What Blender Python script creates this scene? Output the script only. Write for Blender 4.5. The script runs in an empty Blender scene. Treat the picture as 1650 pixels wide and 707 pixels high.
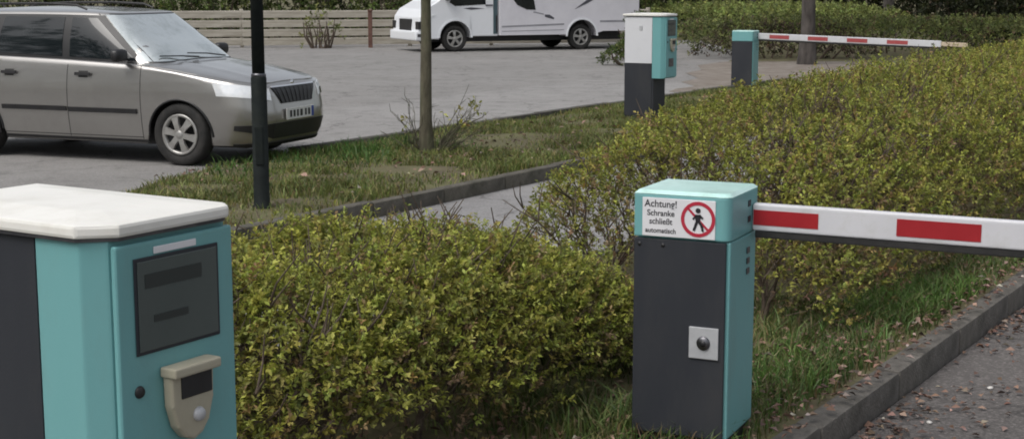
import bpy, bmesh, math, random
import numpy as np
from mathutils import Vector, Matrix

random.seed(7)
RNG = np.random.default_rng(11)
SC = bpy.context.scene
COL = SC.collection
R = math.radians

# ------------------------------------------------------------------ camera
cam_data = bpy.data.cameras.new('camera')
cam = bpy.data.objects.new('camera', cam_data)
COL.objects.link(cam)
cam.location = (0, 0, 1.74)
cam.rotation_euler = (R(90 - 8.96), 0, 0)
cam_data.sensor_width = 36.0
cam_data.lens = 36.0 * 2400 / 1650
cam_data.clip_start = 0.05
cam_data.clip_end = 2000
SC.camera = cam

# ------------------------------------------------------------------ sky and sun (overcast)
SUN_EL, SUN_AZ = 56, 228          # azimuth measured clockwise from +Y
world = bpy.data.worlds.new('World')
SC.world = world
world.use_nodes = True
wn, wl = world.node_tree.nodes, world.node_tree.links
wn.clear()
sky = wn.new('ShaderNodeTexSky')
sky.sky_type = 'NISHITA'
sky.sun_disc = False
sky.sun_elevation = R(SUN_EL)
sky.sun_rotation = R(SUN_AZ)
sky.air_density = 1.0
sky.dust_density = 4.0
sky.ozone_density = 1.0
hsv = wn.new('ShaderNodeHueSaturation')
hsv.inputs['Saturation'].default_value = 0.30
bg = wn.new('ShaderNodeBackground')
bg.inputs['Strength'].default_value = 0.13
wo = wn.new('ShaderNodeOutputWorld')
wl.new(sky.outputs[0], hsv.inputs['Color'])
wl.new(hsv.outputs[0], bg.inputs['Color'])
wl.new(bg.outputs[0], wo.inputs['Surface'])

sun_data = bpy.data.lights.new('sun', 'SUN')
sun_data.energy = 1.1
sun_data.angle = R(35)
sun_data.color = (1.0, 0.97, 0.92)
sun = bpy.data.objects.new('sun', sun_data)
COL.objects.link(sun)
sd = Vector((math.sin(R(SUN_AZ)) * math.cos(R(SUN_EL)), math.cos(R(SUN_AZ)) * math.cos(R(SUN_EL)), math.sin(R(SUN_EL))))
sun.rotation_euler = sd.to_track_quat('Z', 'Y').to_euler()
sun.location = (0, 0, 30)

SC.view_settings.view_transform = 'Standard'
SC.view_settings.look = 'None'
SC.view_settings.exposure = 0.35
SC.view_settings.gamma = 1.0
SC.view_settings.use_curve_mapping = False
SC.render.engine = 'CYCLES'
SC.cycles.use_denoising = True
SC.cycles.filter_width = 1.9
SC.cycles.max_bounces = 8
SC.cycles.diffuse_bounces = 3
SC.cycles.transparent_max_bounces = 8

# ------------------------------------------------------------------ place axes: U runs along the lanes, V across them (towards the near road)
UX, UY, VX, VY = 0.527, 0.850, 0.850, -0.527


def uv(u, v):
    return (u * UX + v * VX, u * UY + v * VY)


LANE_ANG = math.atan2(UY, UX)      # rotation that turns local +X into U

# ------------------------------------------------------------------ materials


def node_mat(name):
    m = bpy.data.materials.new(name)
    m.use_nodes = True
    n, l = m.node_tree.nodes, m.node_tree.links
    b = n['Principled BSDF']
    return m, n, l, b


def pm(name, c1, c2=None, scale=6.0, rough=0.5, metal=0.0, bump=0.0, bscale=60.0, coat=0.0, detail=6.0,
       dirt=None, dirt_amt=0.0, dirt_scale=3.0, spec=0.5, stretch=(1, 1, 1), rvar=0.0):
    m, n, l, b = node_mat(name)
    tc = n.new('ShaderNodeTexCoord')
    mp = n.new('ShaderNodeMapping')
    mp.inputs['Scale'].default_value = stretch
    l.new(tc.outputs['Object'], mp.inputs['Vector'])
    b.inputs['Roughness'].default_value = rough
    b.inputs['Metallic'].default_value = metal
    b.inputs['Coat Weight'].default_value = coat
    b.inputs['Coat Roughness'].default_value = 0.08
    b.inputs['Specular IOR Level'].default_value = spec
    b.inputs['Base Color'].default_value = (*c1, 1)
    out = None
    if c2 is not None:
        t = n.new('ShaderNodeTexNoise')
        t.inputs['Scale'].default_value = scale
        t.inputs['Detail'].default_value = detail
        t.inputs['Roughness'].default_value = 0.62
        l.new(mp.outputs[0], t.inputs['Vector'])
        cr = n.new('ShaderNodeValToRGB')
        cr.color_ramp.elements[0].position = 0.36
        cr.color_ramp.elements[1].position = 0.66
        cr.color_ramp.elements[0].color = (*c1, 1)
        cr.color_ramp.elements[1].color = (*c2, 1)
        l.new(t.outputs['Fac'], cr.inputs['Fac'])
        out = cr.outputs['Color']
        if rvar:
            mr = n.new('ShaderNodeMapRange')
            mr.inputs['From Min'].default_value = 0.3
            mr.inputs['From Max'].default_value = 0.7
            mr.inputs['To Min'].default_value = rough - rvar
            mr.inputs['To Max'].default_value = rough + rvar
            l.new(t.outputs['Fac'], mr.inputs['Value'])
            l.new(mr.outputs[0], b.inputs['Roughness'])
    if dirt is not None:
        t2 = n.new('ShaderNodeTexNoise')
        t2.inputs['Scale'].default_value = dirt_scale
        t2.inputs['Detail'].default_value = 9
        t2.inputs['Roughness'].default_value = 0.7
        l.new(mp.outputs[0], t2.inputs['Vector'])
        mr2 = n.new('ShaderNodeMapRange')
        mr2.inputs['From Min'].default_value = 0.48
        mr2.inputs['From Max'].default_value = 0.72
        mr2.inputs['To Max'].default_value = dirt_amt
        l.new(t2.outputs['Fac'], mr2.inputs['Value'])
        mx = n.new('ShaderNodeMix')
        mx.data_type = 'RGBA'
        mx.inputs['B'].default_value = (*dirt, 1)
        if out is not None:
            l.new(out, mx.inputs['A'])
        else:
            mx.inputs['A'].default_value = (*c1, 1)
        l.new(mr2.outputs[0], mx.inputs['Factor'])
        out = mx.outputs['Result']
    if out is not None:
        l.new(out, b.inputs['Base Color'])
    if bump > 0:
        t3 = n.new('ShaderNodeTexNoise')
        t3.inputs['Scale'].default_value = bscale
        t3.inputs['Detail'].default_value = 5
        l.new(mp.outputs[0], t3.inputs['Vector'])
        bp = n.new('ShaderNodeBump')
        bp.inputs['Strength'].default_value = bump
        bp.inputs['Distance'].default_value = 0.01
        l.new(t3.outputs['Fac'], bp.inputs['Height'])
        l.new(bp.outputs[0], b.inputs['Normal'])
    return m


def asphalt(name, c_dark, c_light, stone=(0.35, 0.33, 0.31), patch=0.5, rough=0.85):
    """aggregate speckle, large worn patches, tar seams and fine cracks"""
    m, n, l, b = node_mat(name)
    tc = n.new('ShaderNodeTexCoord')
    big = n.new('ShaderNodeTexNoise')
    big.inputs['Scale'].default_value = 0.45
    big.inputs['Detail'].default_value = 8
    big.inputs['Roughness'].default_value = 0.65
    l.new(tc.outputs['Object'], big.inputs['Vector'])
    cr = n.new('ShaderNodeValToRGB')
    cr.color_ramp.elements[0].position = 0.5 - 0.25 * patch
    cr.color_ramp.elements[1].position = 0.5 + 0.25 * patch
    cr.color_ramp.elements[0].color = (*c_dark, 1)
    cr.color_ramp.elements[1].color = (*c_light, 1)
    l.new(big.outputs['Fac'], cr.inputs['Fac'])
    # aggregate
    vo = n.new('ShaderNodeTexVoronoi')
    vo.inputs['Scale'].default_value = 85
    l.new(tc.outputs['Object'], vo.inputs['Vector'])
    sp = n.new('ShaderNodeSeparateColor')
    l.new(vo.outputs['Color'], sp.inputs['Color'])
    mr = n.new('ShaderNodeMapRange')
    mr.inputs['From Min'].default_value = 0.55
    mr.inputs['From Max'].default_value = 1.0
    mr.inputs['To Max'].default_value = 0.55
    l.new(sp.outputs[0], mr.inputs['Value'])
    mx = n.new('ShaderNodeMix')
    mx.data_type = 'RGBA'
    l.new(mr.outputs[0], mx.inputs['Factor'])
    l.new(cr.outputs['Color'], mx.inputs['A'])
    mx.inputs['B'].default_value = (*stone, 1)
    # stains
    st = n.new('ShaderNodeTexNoise')
    st.inputs['Scale'].default_value = 2.2
    st.inputs['Detail'].default_value = 10
    st.inputs['Roughness'].default_value = 0.75
    l.new(tc.outputs['Object'], st.inputs['Vector'])
    ms = n.new('ShaderNodeMapRange')
    ms.inputs['From Min'].default_value = 0.5
    ms.inputs['From Max'].default_value = 0.75
    ms.inputs['To Min'].default_value = 1.0
    ms.inputs['To Max'].default_value = 0.55
    l.new(st.outputs['Fac'], ms.inputs['Value'])
    # cracks
    ck = n.new('ShaderNodeTexVoronoi')
    ck.feature = 'DISTANCE_TO_EDGE'
    ck.inputs['Scale'].default_value = 0.55
    wn_ = n.new('ShaderNodeTexNoise')
    wn_.inputs['Scale'].default_value = 1.6
    wn_.inputs['Detail'].default_value = 6
    l.new(tc.outputs['Object'], wn_.inputs['Vector'])
    va = n.new('ShaderNodeVectorMath')
    va.operation = 'ADD'
    l.new(tc.outputs['Object'], va.inputs[0])
    l.new(wn_.outputs['Color'], va.inputs[1])
    l.new(va.outputs[0], ck.inputs['Vector'])
    mk = n.new('ShaderNodeMapRange')
    mk.inputs['From Min'].default_value = 0.0
    mk.inputs['From Max'].default_value = 0.012
    mk.inputs['To Min'].default_value = 0.55
    mk.inputs['To Max'].default_value = 1.0
    l.new(ck.outputs['Distance'], mk.inputs['Value'])
    m1 = n.new('ShaderNodeMath')
    m1.operation = 'MULTIPLY'
    l.new(ms.outputs[0], m1.inputs[0])
    l.new(mk.outputs[0], m1.inputs[1])
    vm = n.new('ShaderNodeVectorMath')
    vm.operation = 'SCALE'
    l.new(mx.outputs['Result'], vm.inputs[0])
    l.new(m1.outputs[0], vm.inputs['Scale'])
    l.new(vm.outputs[0], b.inputs['Base Color'])
    b.inputs['Roughness'].default_value = rough
    bp = n.new('ShaderNodeBump')
    bp.inputs['Strength'].default_value = 0.5
    bp.inputs['Distance'].default_value = 0.006
    l.new(vo.outputs['Distance'], bp.inputs['Height'])
    l.new(bp.outputs[0], b.inputs['Normal'])
    return m


def leaf_mat(name, transl=0.3, rough=0.45):
    m, n, l, b = node_mat(name)
    at = n.new('ShaderNodeAttribute')
    at.attribute_name = 'leafcol'
    l.new(at.outputs['Color'], b.inputs['Base Color'])
    b.inputs['Roughness'].default_value = rough
    b.inputs['Specular IOR Level'].default_value = 0.35
    tr = n.new('ShaderNodeBsdfTranslucent')
    l.new(at.outputs['Color'], tr.inputs['Color'])
    mx = n.new('ShaderNodeMixShader')
    mx.inputs[0].default_value = transl
    l.new(b.outputs[0], mx.inputs[1])
    l.new(tr.outputs[0], mx.inputs[2])
    l.new(mx.outputs[0], n['Material Output'].inputs['Surface'])
    return m


M = {}
M['car_park'] = asphalt('car_park_asphalt', (0.165, 0.158, 0.152), (0.235, 0.228, 0.22), stone=(0.34, 0.33, 0.32), patch=0.9)
M['lane'] = asphalt('lane_asphalt', (0.20, 0.195, 0.195), (0.27, 0.265, 0.262), stone=(0.36, 0.35, 0.35), patch=0.8)
M['road'] = asphalt('near_road_asphalt', (0.062, 0.056, 0.053), (0.115, 0.105, 0.10), stone=(0.22, 0.2, 0.19), patch=1.0)
M['soil'] = pm('soil_and_moss', (0.085, 0.068, 0.042), (0.125, 0.13, 0.05), scale=2.5, rough=0.95, bump=0.9, bscale=25,
               dirt=(0.12, 0.085, 0.055), dirt_amt=0.8, dirt_scale=5)
M['kerb'] = pm('kerb_concrete', (0.075, 0.069, 0.061), (0.15, 0.139, 0.125), scale=5, rough=0.9, bump=0.6, bscale=70,
               dirt=(0.045, 0.042, 0.032), dirt_amt=0.85, dirt_scale=4)
M['kerb_lane'] = pm('mossy_kerb_concrete', (0.07, 0.064, 0.054), (0.13, 0.12, 0.10), scale=5, rough=0.95, bump=0.7, bscale=60,
                    dirt=(0.03, 0.034, 0.018), dirt_amt=0.85, dirt_scale=3)
M['kerb_dark'] = pm('dark_edging_concrete', (0.05, 0.046, 0.042), (0.10, 0.092, 0.082), scale=6, rough=0.92, bump=0.6, bscale=70,
                    dirt=(0.035, 0.04, 0.02), dirt_amt=0.8, dirt_scale=4)
M['turq'] = pm('turquoise_powder_coat', (0.145, 0.355, 0.365), (0.165, 0.38, 0.388), scale=3, rough=0.42, bump=0.08, bscale=500,
               dirt=(0.13, 0.25, 0.25), dirt_amt=0.45, dirt_scale=6, stretch=(1, 1, 0.35))
M['anth'] = pm('anthracite_powder_coat', (0.026, 0.029, 0.036), (0.033, 0.036, 0.043), scale=3, rough=0.55, spec=0.3, bump=0.1, bscale=500,
               dirt=(0.05, 0.05, 0.052), dirt_amt=0.5, dirt_scale=5, stretch=(1, 1, 0.3))
M['mint'] = pm('sky_lit_mint_lid', (0.48, 0.74, 0.69), (0.55, 0.79, 0.74), scale=5, rough=0.3, coat=0.3, dirt=(0.3, 0.45, 0.4), dirt_amt=0.5, dirt_scale=9)  # header's turquoise made paler: sky light on the lid is in the colour
M['white'] = pm('white_powder_coat', (0.72, 0.71, 0.67), (0.78, 0.77, 0.73), scale=3, rough=0.45,
                dirt=(0.5, 0.47, 0.4), dirt_amt=0.35, dirt_scale=7)
M['panel_white'] = pm('white_side_panel', (0.6, 0.61, 0.64), (0.66, 0.67, 0.7), scale=3, rough=0.5, dirt=(0.4, 0.4, 0.4), dirt_amt=0.3)
M['black'] = pm('black_plastic', (0.012, 0.012, 0.013), (0.022, 0.022, 0.024), scale=8, rough=0.5)
M['rubber'] = pm('black_rubber', (0.014, 0.014, 0.014), (0.028, 0.027, 0.026), scale=9, rough=0.8, bump=0.2, bscale=90)
M['beige'] = pm('beige_plastic', (0.36, 0.33, 0.25), (0.42, 0.39, 0.30), scale=5, rough=0.5, dirt=(0.2, 0.18, 0.13), dirt_amt=0.5, dirt_scale=9)
M['screen'] = pm('grey_display_window', (0.055, 0.072, 0.070), (0.072, 0.09, 0.086), scale=2, rough=0.25, coat=0.4)
M['screen_text'] = pm('display_dark_band', (0.026, 0.033, 0.032), rough=0.4)
M['plate_grey'] = pm('zinc_lock_plate', (0.42, 0.43, 0.45), (0.5, 0.51, 0.53), scale=12, rough=0.5, metal=0.2)
M['steel'] = pm('dark_steel', (0.1, 0.1, 0.11), (0.16, 0.16, 0.17), scale=20, rough=0.35, metal=0.9)
M['sign_white'] = pm('sign_white', (0.66, 0.66, 0.69), (0.72, 0.72, 0.74), scale=4, rough=0.4)
M['sign_black'] = pm('sign_black_print', (0.02, 0.02, 0.025), rough=0.45)
M['sign_red'] = pm('sign_red_print', (0.42, 0.025, 0.05), rough=0.4)
M['arm_white'] = pm('boom_white', (0.55, 0.55, 0.58), (0.62, 0.62, 0.645), scale=4, rough=0.4, dirt=(0.38, 0.38, 0.36), dirt_amt=0.5, dirt_scale=8)
M['arm_red'] = pm('boom_red_reflective', (0.29, 0.012, 0.018), (0.34, 0.018, 0.024), scale=6, rough=0.35)
M['arm_red_far'] = pm('boom_red_faded', (0.33, 0.06, 0.065), (0.37, 0.08, 0.08), scale=6, rough=0.4)
M['arm_beige'] = pm('boom_tip_aged', (0.45, 0.36, 0.26), (0.52, 0.43, 0.32), scale=6, rough=0.6)
M['post'] = pm('dark_green_black_paint', (0.010, 0.013, 0.013), (0.017, 0.021, 0.021), scale=6, rough=0.7, spec=0.1,
               dirt=(0.035, 0.04, 0.032), dirt_amt=0.5, dirt_scale=5)
M['lens'] = pm('lamp_glass', (0.5, 0.5, 0.48), rough=0.3)
M['bark'] = pm('tree_bark', (0.055, 0.048, 0.032), (0.12, 0.11, 0.075), scale=14, rough=0.95, bump=1.0, bscale=45,
               dirt=(0.06, 0.075, 0.03), dirt_amt=0.7, dirt_scale=5, stretch=(1, 1, 0.3))
M['bark_far'] = pm('far_tree_bark', (0.035, 0.03, 0.027), (0.10, 0.088, 0.08), scale=8, rough=0.95, bump=1.0, bscale=20, stretch=(1, 1, 0.3))
M['twig'] = pm('shrub_wood', (0.06, 0.042, 0.03), (0.13, 0.10, 0.075), scale=20, rough=0.9, bump=0.5, bscale=120)
M['leaf'] = leaf_mat('hedge_leaves', 0.38, 0.6)
M['grass'] = leaf_mat('grass_blades', 0.3, 0.5)
M['litter'] = leaf_mat('dry_leaves', 0.1, 0.7)
M['timber'] = pm('weathered_timber', (0.34, 0.31, 0.255), (0.50, 0.465, 0.40), scale=4, rough=0.9, bump=0.6, bscale=40,
                 dirt=(0.16, 0.14, 0.10), dirt_amt=0.7, dirt_scale=3, stretch=(0.25, 1, 3))
M['timber_post'] = pm('reddish_timber_post', (0.10, 0.05, 0.04), (0.16, 0.085, 0.065), scale=8, rough=0.9, bump=0.6, bscale=50)
# vehicles
M['silver'] = pm('silver_car_paint', (0.375, 0.366, 0.352), (0.40, 0.39, 0.375), scale=2, rough=0.30, metal=0.86, coat=1.0,
                 dirt=(0.24, 0.23, 0.21), dirt_amt=0.2, dirt_scale=3)
M['auto_glass'] = pm('tinted_car_glass', (0.008, 0.011, 0.013), (0.014, 0.018, 0.02), scale=3, rough=0.05, spec=0.5)
M['windscreen'] = pm('sky_reflection_windscreen', (0.80, 0.86, 0.85), (0.88, 0.93, 0.91), scale=2.5, rough=0.07, metal=0.85, coat=0.5,  # pale mirror colour stands in for bright sky reflected in plain glass
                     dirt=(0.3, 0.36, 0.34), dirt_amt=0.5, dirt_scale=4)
M['trim'] = pm('black_trim', (0.012, 0.012, 0.013), (0.02, 0.02, 0.022), scale=6, rough=0.45)
M['seam'] = pm('panel_gap', (0.03, 0.03, 0.03), rough=0.7)
M['tyre'] = pm('tyre_rubber', (0.013, 0.013, 0.013), (0.032, 0.03, 0.028), scale=10, rough=0.85, bump=0.3, bscale=60)
M['rim'] = pm('wheel_cover_silver', (0.34, 0.335, 0.32), (0.40, 0.395, 0.38), scale=8, rough=0.35, metal=0.5,
              dirt=(0.16, 0.14, 0.12), dirt_amt=0.6, dirt_scale=10)
M['chrome'] = pm('chrome', (0.75, 0.75, 0.76), rough=0.12, metal=1.0)
M['lamp'] = pm('headlamp_lens', (0.80, 0.83, 0.86), (0.92, 0.93, 0.94), scale=14, rough=0.12, metal=0.2, coat=0.8)
M['tail'] = pm('tail_lamp_red', (0.3, 0.01, 0.01), rough=0.2, coat=0.5)
M['plate'] = pm('number_plate', (0.62, 0.62, 0.60), (0.68, 0.68, 0.66), scale=10, rough=0.4)
M['plate_blue'] = pm('plate_blue_band', (0.02, 0.06, 0.3), rough=0.4)
M['van_white'] = pm('motorhome_white', (0.74, 0.76, 0.79), (0.79, 0.81, 0.84), scale=2, rough=0.3, coat=0.4,
                    dirt=(0.5, 0.5, 0.5), dirt_amt=0.3, dirt_scale=2)
M['van_lilac'] = pm('motorhome_box_white', (0.62, 0.61, 0.65), (0.68, 0.67, 0.71), scale=1.2, rough=0.35, coat=0.3,
                    dirt=(0.48, 0.47, 0.5), dirt_amt=0.3, dirt_scale=2)
M['van_grey'] = pm('motorhome_grey_trim', (0.22, 0.22, 0.24), (0.28, 0.28, 0.3), scale=3, rough=0.5)
M['van_decal'] = pm('motorhome_decal', (0.07, 0.07, 0.085), rough=0.4)
M['van_teal'] = pm('motorhome_door_edge', (0.05, 0.085, 0.10), (0.07, 0.11, 0.125), scale=4, rough=0.3)
M['pebble'] = pm('pale_stone', (0.5, 0.48, 0.45), (0.62, 0.6, 0.57), scale=30, rough=0.8)

# ------------------------------------------------------------------ object helpers


def props(o, label=None, cat=None, group=None, kind=None):
    if label:
        o['label'] = label
    if cat:
        o['category'] = cat
    if group:
        o['group'] = group
    if kind:
        o['kind'] = kind
    return o


def empty(name, loc=(0, 0, 0), rz=0.0):
    o = bpy.data.objects.new(name, None)
    o.empty_display_size = 0.2
    COL.objects.link(o)
    o.location = loc
    o.rotation_euler = (0, 0, rz)
    return o


def link(name, me, mat, parent=None, loc=(0, 0, 0), rot=(0, 0, 0)):
    if mat is not None and not me.materials:
        me.materials.append(mat)
    o = bpy.data.objects.new(name, me)
    COL.objects.link(o)
    o.location = loc
    o.rotation_euler = rot
    if parent is not None:
        o.parent = parent
    return o


def smooth(me, on=True):
    me.polygons.foreach_set('use_smooth', [on] * len(me.polygons))


def bm_mesh(bm, name, sm=False):
    me = bpy.data.meshes.new(name)
    bmesh.ops.recalc_face_normals(bm, faces=bm.faces)
    bm.to_mesh(me)
    bm.free()
    if sm:
        smooth(me)
    return me


def box_bm(lo, hi, bevel=0.0, seg=2, bm=None):
    """axis aligned box lo..hi; bevel only when it starts a new bmesh"""
    new = bm is None
    if new:
        bm = bmesh.new()
    c = [(lo[i] + hi[i]) / 2 for i in range(3)]
    s = [hi[i] - lo[i] for i in range(3)]
    mt = Matrix.Translation(c) @ Matrix.Diagonal((*s, 1))
    bmesh.ops.create_cube(bm, size=1, matrix=mt)
    if bevel > 0 and new:
        bmesh.ops.bevel(bm, geom=list(bm.edges), offset=bevel, segments=seg, affect='EDGES', profile=0.6)
    return bm


def box(name, lo, hi, mat, parent=None, bevel=0.0, seg=2, **k):
    return link(name, bm_mesh(box_bm(lo, hi, bevel, seg), name), mat, parent, **k)


def prism_bm(poly, z0, z1, bevel=0.0, axis='z', seg=2):
    """extrude a 2-D polygon. axis z: poly=(x,y); axis y: poly=(x,z) extruded from y=z0 to z1"""
    bm = bmesh.new()
    if axis == 'z':
        a = [bm.verts.new((p[0], p[1], z0)) for p in poly]
        b = [bm.verts.new((p[0], p[1], z1)) for p in poly]
    else:
        a = [bm.verts.new((p[0], z0, p[1])) for p in poly]
        b = [bm.verts.new((p[0], z1, p[1])) for p in poly]
    n = len(poly)
    bm.faces.new(a)
    bm.faces.new(list(reversed(b)))
    for i in range(n):
        j = (i + 1) % n
        bm.faces.new((a[i], b[i], b[j], a[j]))
    bmesh.ops.recalc_face_normals(bm, faces=bm.faces)
    if bevel:
        bmesh.ops.bevel(bm, geom=list(bm.edges), offset=bevel, segments=seg, affect='EDGES', profile=0.6)
    return bm


def prism(name, poly, z0, z1, mat, parent=None, bevel=0.0, axis='z', seg=2, **k):
    return link(name, bm_mesh(prism_bm(poly, z0, z1, bevel, axis, seg), name), mat, parent, **k)


def cyl_bm(p0, p1, r0, r1=None, n=20, bm=None):
    bm = bm or bmesh.new()
    r1 = r0 if r1 is None else r1
    a, b = Vector(p0), Vector(p1)
    d = (b - a)
    q = d.to_track_quat('Z', 'Y').to_matrix().to_4x4()
    mt = Matrix.Translation((a + b) / 2) @ q
    bmesh.ops.create_cone(bm, cap_ends=True, segments=n, radius1=r0, radius2=max(r1, 1e-4), depth=d.length, matrix=mt)
    return bm


def lathe_mesh(name, prof, n=32, axis='y'):
    """prof: list of (radius, offset along axis)"""
    vs, fs = [], []
    m = len(prof)
    for i in range(n):
        a = 2 * math.pi * i / n
        for r, h in prof:
            if axis == 'y':
                vs.append((r * math.cos(a), h, r * math.sin(a)))
            else:
                vs.append((r * math.cos(a), r * math.sin(a), h))
    for i in range(n):
        j = (i + 1) % n
        for k in range(m - 1):
            fs.append((i * m + k, j * m + k, j * m + k + 1, i * m + k + 1))
    me = bpy.data.meshes.new(name)
    me.from_pydata(vs, [], fs)
    bm = bmesh.new()
    bm.from_mesh(me)
    bmesh.ops.remove_doubles(bm, verts=bm.verts, dist=1e-5)
    bmesh.ops.recalc_face_normals(bm, faces=bm.faces)
    bm.to_mesh(me)
    bm.free()
    smooth(me)
    return me


def grid_mesh(name, pts, flip=False, thick=0.0, thick_dir=None, sm=True):
    """pts[i][j] grid of 3-vectors to a mesh; optional thickness along a given direction (or None)"""
    ni, nj = len(pts), len(pts[0])
    vs = [tuple(p) for row in pts for p in row]
    fs = []
    for i in range(ni - 1):
        for j in range(nj - 1):
            q = (i * nj + j, i * nj + j + 1, (i + 1) * nj + j + 1, (i + 1) * nj + j)
            fs.append(q[::-1] if flip else q)
    if thick:
        td = Vector(thick_dir)
        off = len(vs)
        vs += [tuple(Vector(v) - td * thick) for v in vs]
        fs += [tuple(reversed([k + off for k in f])) for f in fs]
        ring = [j for j in range(nj)] + [i * nj + nj - 1 for i in range(1, ni)] + \
               [(ni - 1) * nj + j for j in range(nj - 2, -1, -1)] + [i * nj for i in range(ni - 2, 0, -1)]
        for k in range(len(ring)):
            a, b = ring[k], ring[(k + 1) % len(ring)]
            fs.append((a, b, b + off, a + off))
    me = bpy.data.meshes.new(name)
    me.from_pydata(vs, [], fs)
    bm = bmesh.new()
    bm.from_mesh(me)
    bmesh.ops.remove_doubles(bm, verts=bm.verts, dist=1e-6)
    bmesh.ops.recalc_face_normals(bm, faces=bm.faces)
    bm.to_mesh(me)
    bm.free()
    if sm:
        smooth(me)
        try:
            me.set_sharp_from_angle(angle=R(40))
        except Exception:
            pass
    return me


def np_mesh(name, verts, faces, colors=None):
    """verts (N,3), faces (F,k) all the same size; colours one rgb per face"""
    verts = np.asarray(verts, dtype=np.float32)
    faces = np.asarray(faces, dtype=np.int32)
    F, k = faces.shape
    me = bpy.data.meshes.new(name)
    me.vertices.add(len(verts))
    me.vertices.foreach_set('co', verts.ravel())
    me.loops.add(F * k)
    me.loops.foreach_set('vertex_index', faces.ravel())
    me.polygons.add(F)
    me.polygons.foreach_set('loop_start', np.arange(0, F * k, k, dtype=np.int32))
    me.polygons.foreach_set('loop_total', np.full(F, k, dtype=np.int32))
    me.update(calc_edges=True)
    if colors is not None:
        at = me.attributes.new('leafcol', 'FLOAT_COLOR', 'FACE')
        c4 = np.ones((F, 4), dtype=np.float32)
        c4[:, :3] = colors
        at.data.foreach_set('color', c4.ravel())
    return me


def nrm(a):
    return a / np.maximum(np.linalg.norm(a, axis=-1, keepdims=True), 1e-9)


def leaves_mesh(name, c, d, nr, ln, wd, col, fold=0.18):
    """one folded diamond leaf (two triangles) per row"""
    N = len(c)
    d = nrm(d)
    s = nrm(np.cross(d, nr))
    n2 = np.cross(s, d)
    ln = ln[:, None]
    wd = wd[:, None]
    v = np.empty((N, 4, 3))
    v[:, 0] = c
    v[:, 1] = c + d * ln * 0.5 + s * wd * 0.5 + n2 * wd * fold
    v[:, 2] = c + d * ln - n2 * ln * 0.08
    v[:, 3] = c + d * ln * 0.5 - s * wd * 0.5 + n2 * wd * fold
    b = (np.arange(N) * 4)[:, None]
    f = np.concatenate([b + np.array([[0, 1, 2]]), b + np.array([[0, 2, 3]])], axis=1).reshape(-1, 3)
    return np_mesh(name, v.reshape(-1, 3), f, np.repeat(col, 2, axis=0))


class Tubes:
    """polyline tubes collected into one mesh"""

    def __init__(self, sides=5):
        self.v, self.f, self.n, self.s = [], [], 0, sides

    def add(self, pts, rad):
        pts = [Vector(p) for p in pts]
        s = self.s
        for i, p in enumerate(pts):
            t = (pts[min(i + 1, len(pts) - 1)] - pts[max(i - 1, 0)])
            if t.length < 1e-6:
                t = Vector((0, 0, 1))
            t.normalize()
            a = t.cross(Vector((0.31, 0.95, 0.02)))
            if a.length < 1e-3:
                a = t.cross(Vector((1, 0, 0)))
            a.normalize()
            b = t.cross(a)
            for k in range(s):
                an = 2 * math.pi * k / s
                q = p + (a * math.cos(an) + b * math.sin(an)) * rad[i]
                self.v.append((q.x, q.y, q.z))
        for i in range(len(pts) - 1):
            for k in range(s):
                k2 = (k + 1) % s
                o = self.n + i * s
                self.f.append((o + k, o + k2, o + s + k2, o + s + k))
        self.n += len(pts) * s

    def mesh(self, name):
        me = np_mesh(name, np.array(self.v), np.array(self.f))
        smooth(me)
        return me


def lumps(x, y, seed, f=1.0):
    r = np.random.default_rng(seed)
    o = np.zeros_like(np.asarray(x, dtype=float))
    for k in range(6):
        a = r.uniform(0, 2 * math.pi)
        fr = f * r.uniform(0.6, 2.6)
        o = o + np.sin((x * math.cos(a) + y * math.sin(a)) * fr * 2 * math.pi + r.uniform(0, 6.3)) / 3.0
    return o


def palette(n, cols, weights, rng, jit=0.18):
    w = np.array(weights, dtype=float)
    idx = rng.choice(len(cols), size=n, p=w / w.sum())
    c = np.array(cols)[idx]
    return np.clip(c * (1 + rng.normal(0, jit, (n, 1))) * (1 + rng.normal(0, 0.05, (n, 3))), 0.004, 0.6)


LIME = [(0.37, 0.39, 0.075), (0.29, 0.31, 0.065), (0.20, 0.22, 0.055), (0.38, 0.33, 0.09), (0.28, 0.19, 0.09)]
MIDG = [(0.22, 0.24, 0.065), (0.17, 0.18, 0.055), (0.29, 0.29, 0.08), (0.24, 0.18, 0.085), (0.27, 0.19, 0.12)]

# ================================================================== THE SETTING


def sheet(name, uv_poly, z, mat, th=0.0):
    """flat ground sheet given by corners in lane coordinates"""
    me = bpy.data.meshes.new(name)
    vs = [(*uv(u, v), z) for u, v in uv_poly]
    n = len(vs)
    fs = [tuple(range(n))]
    if th:
        vs += [(x, y, zz - th) for x, y, zz in vs]
        fs += [tuple(range(2 * n - 1, n - 1, -1))] + [(i, (i + 1) % n, n + (i + 1) % n, n + i) for i in range(n)]
    me.from_pydata(vs, [], fs)
    bm = bmesh.new()
    bm.from_mesh(me)
    bmesh.ops.recalc_face_normals(bm, faces=bm.faces)
    bm.to_mesh(me)
    bm.free()
    o = link(name, me, mat)
    o['kind'] = 'structure'
    return o


# base ground well below every sheet, reaching the horizon
gme = bpy.data.meshes.new('ground')
gme.from_pydata([(-600, -400, -0.40), (600, -400, -0.40), (600, 900, -0.40), (-600, 900, -0.40)], [], [(0, 1, 2, 3)])
props(link('ground', gme, M['soil']), kind='structure')

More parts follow.
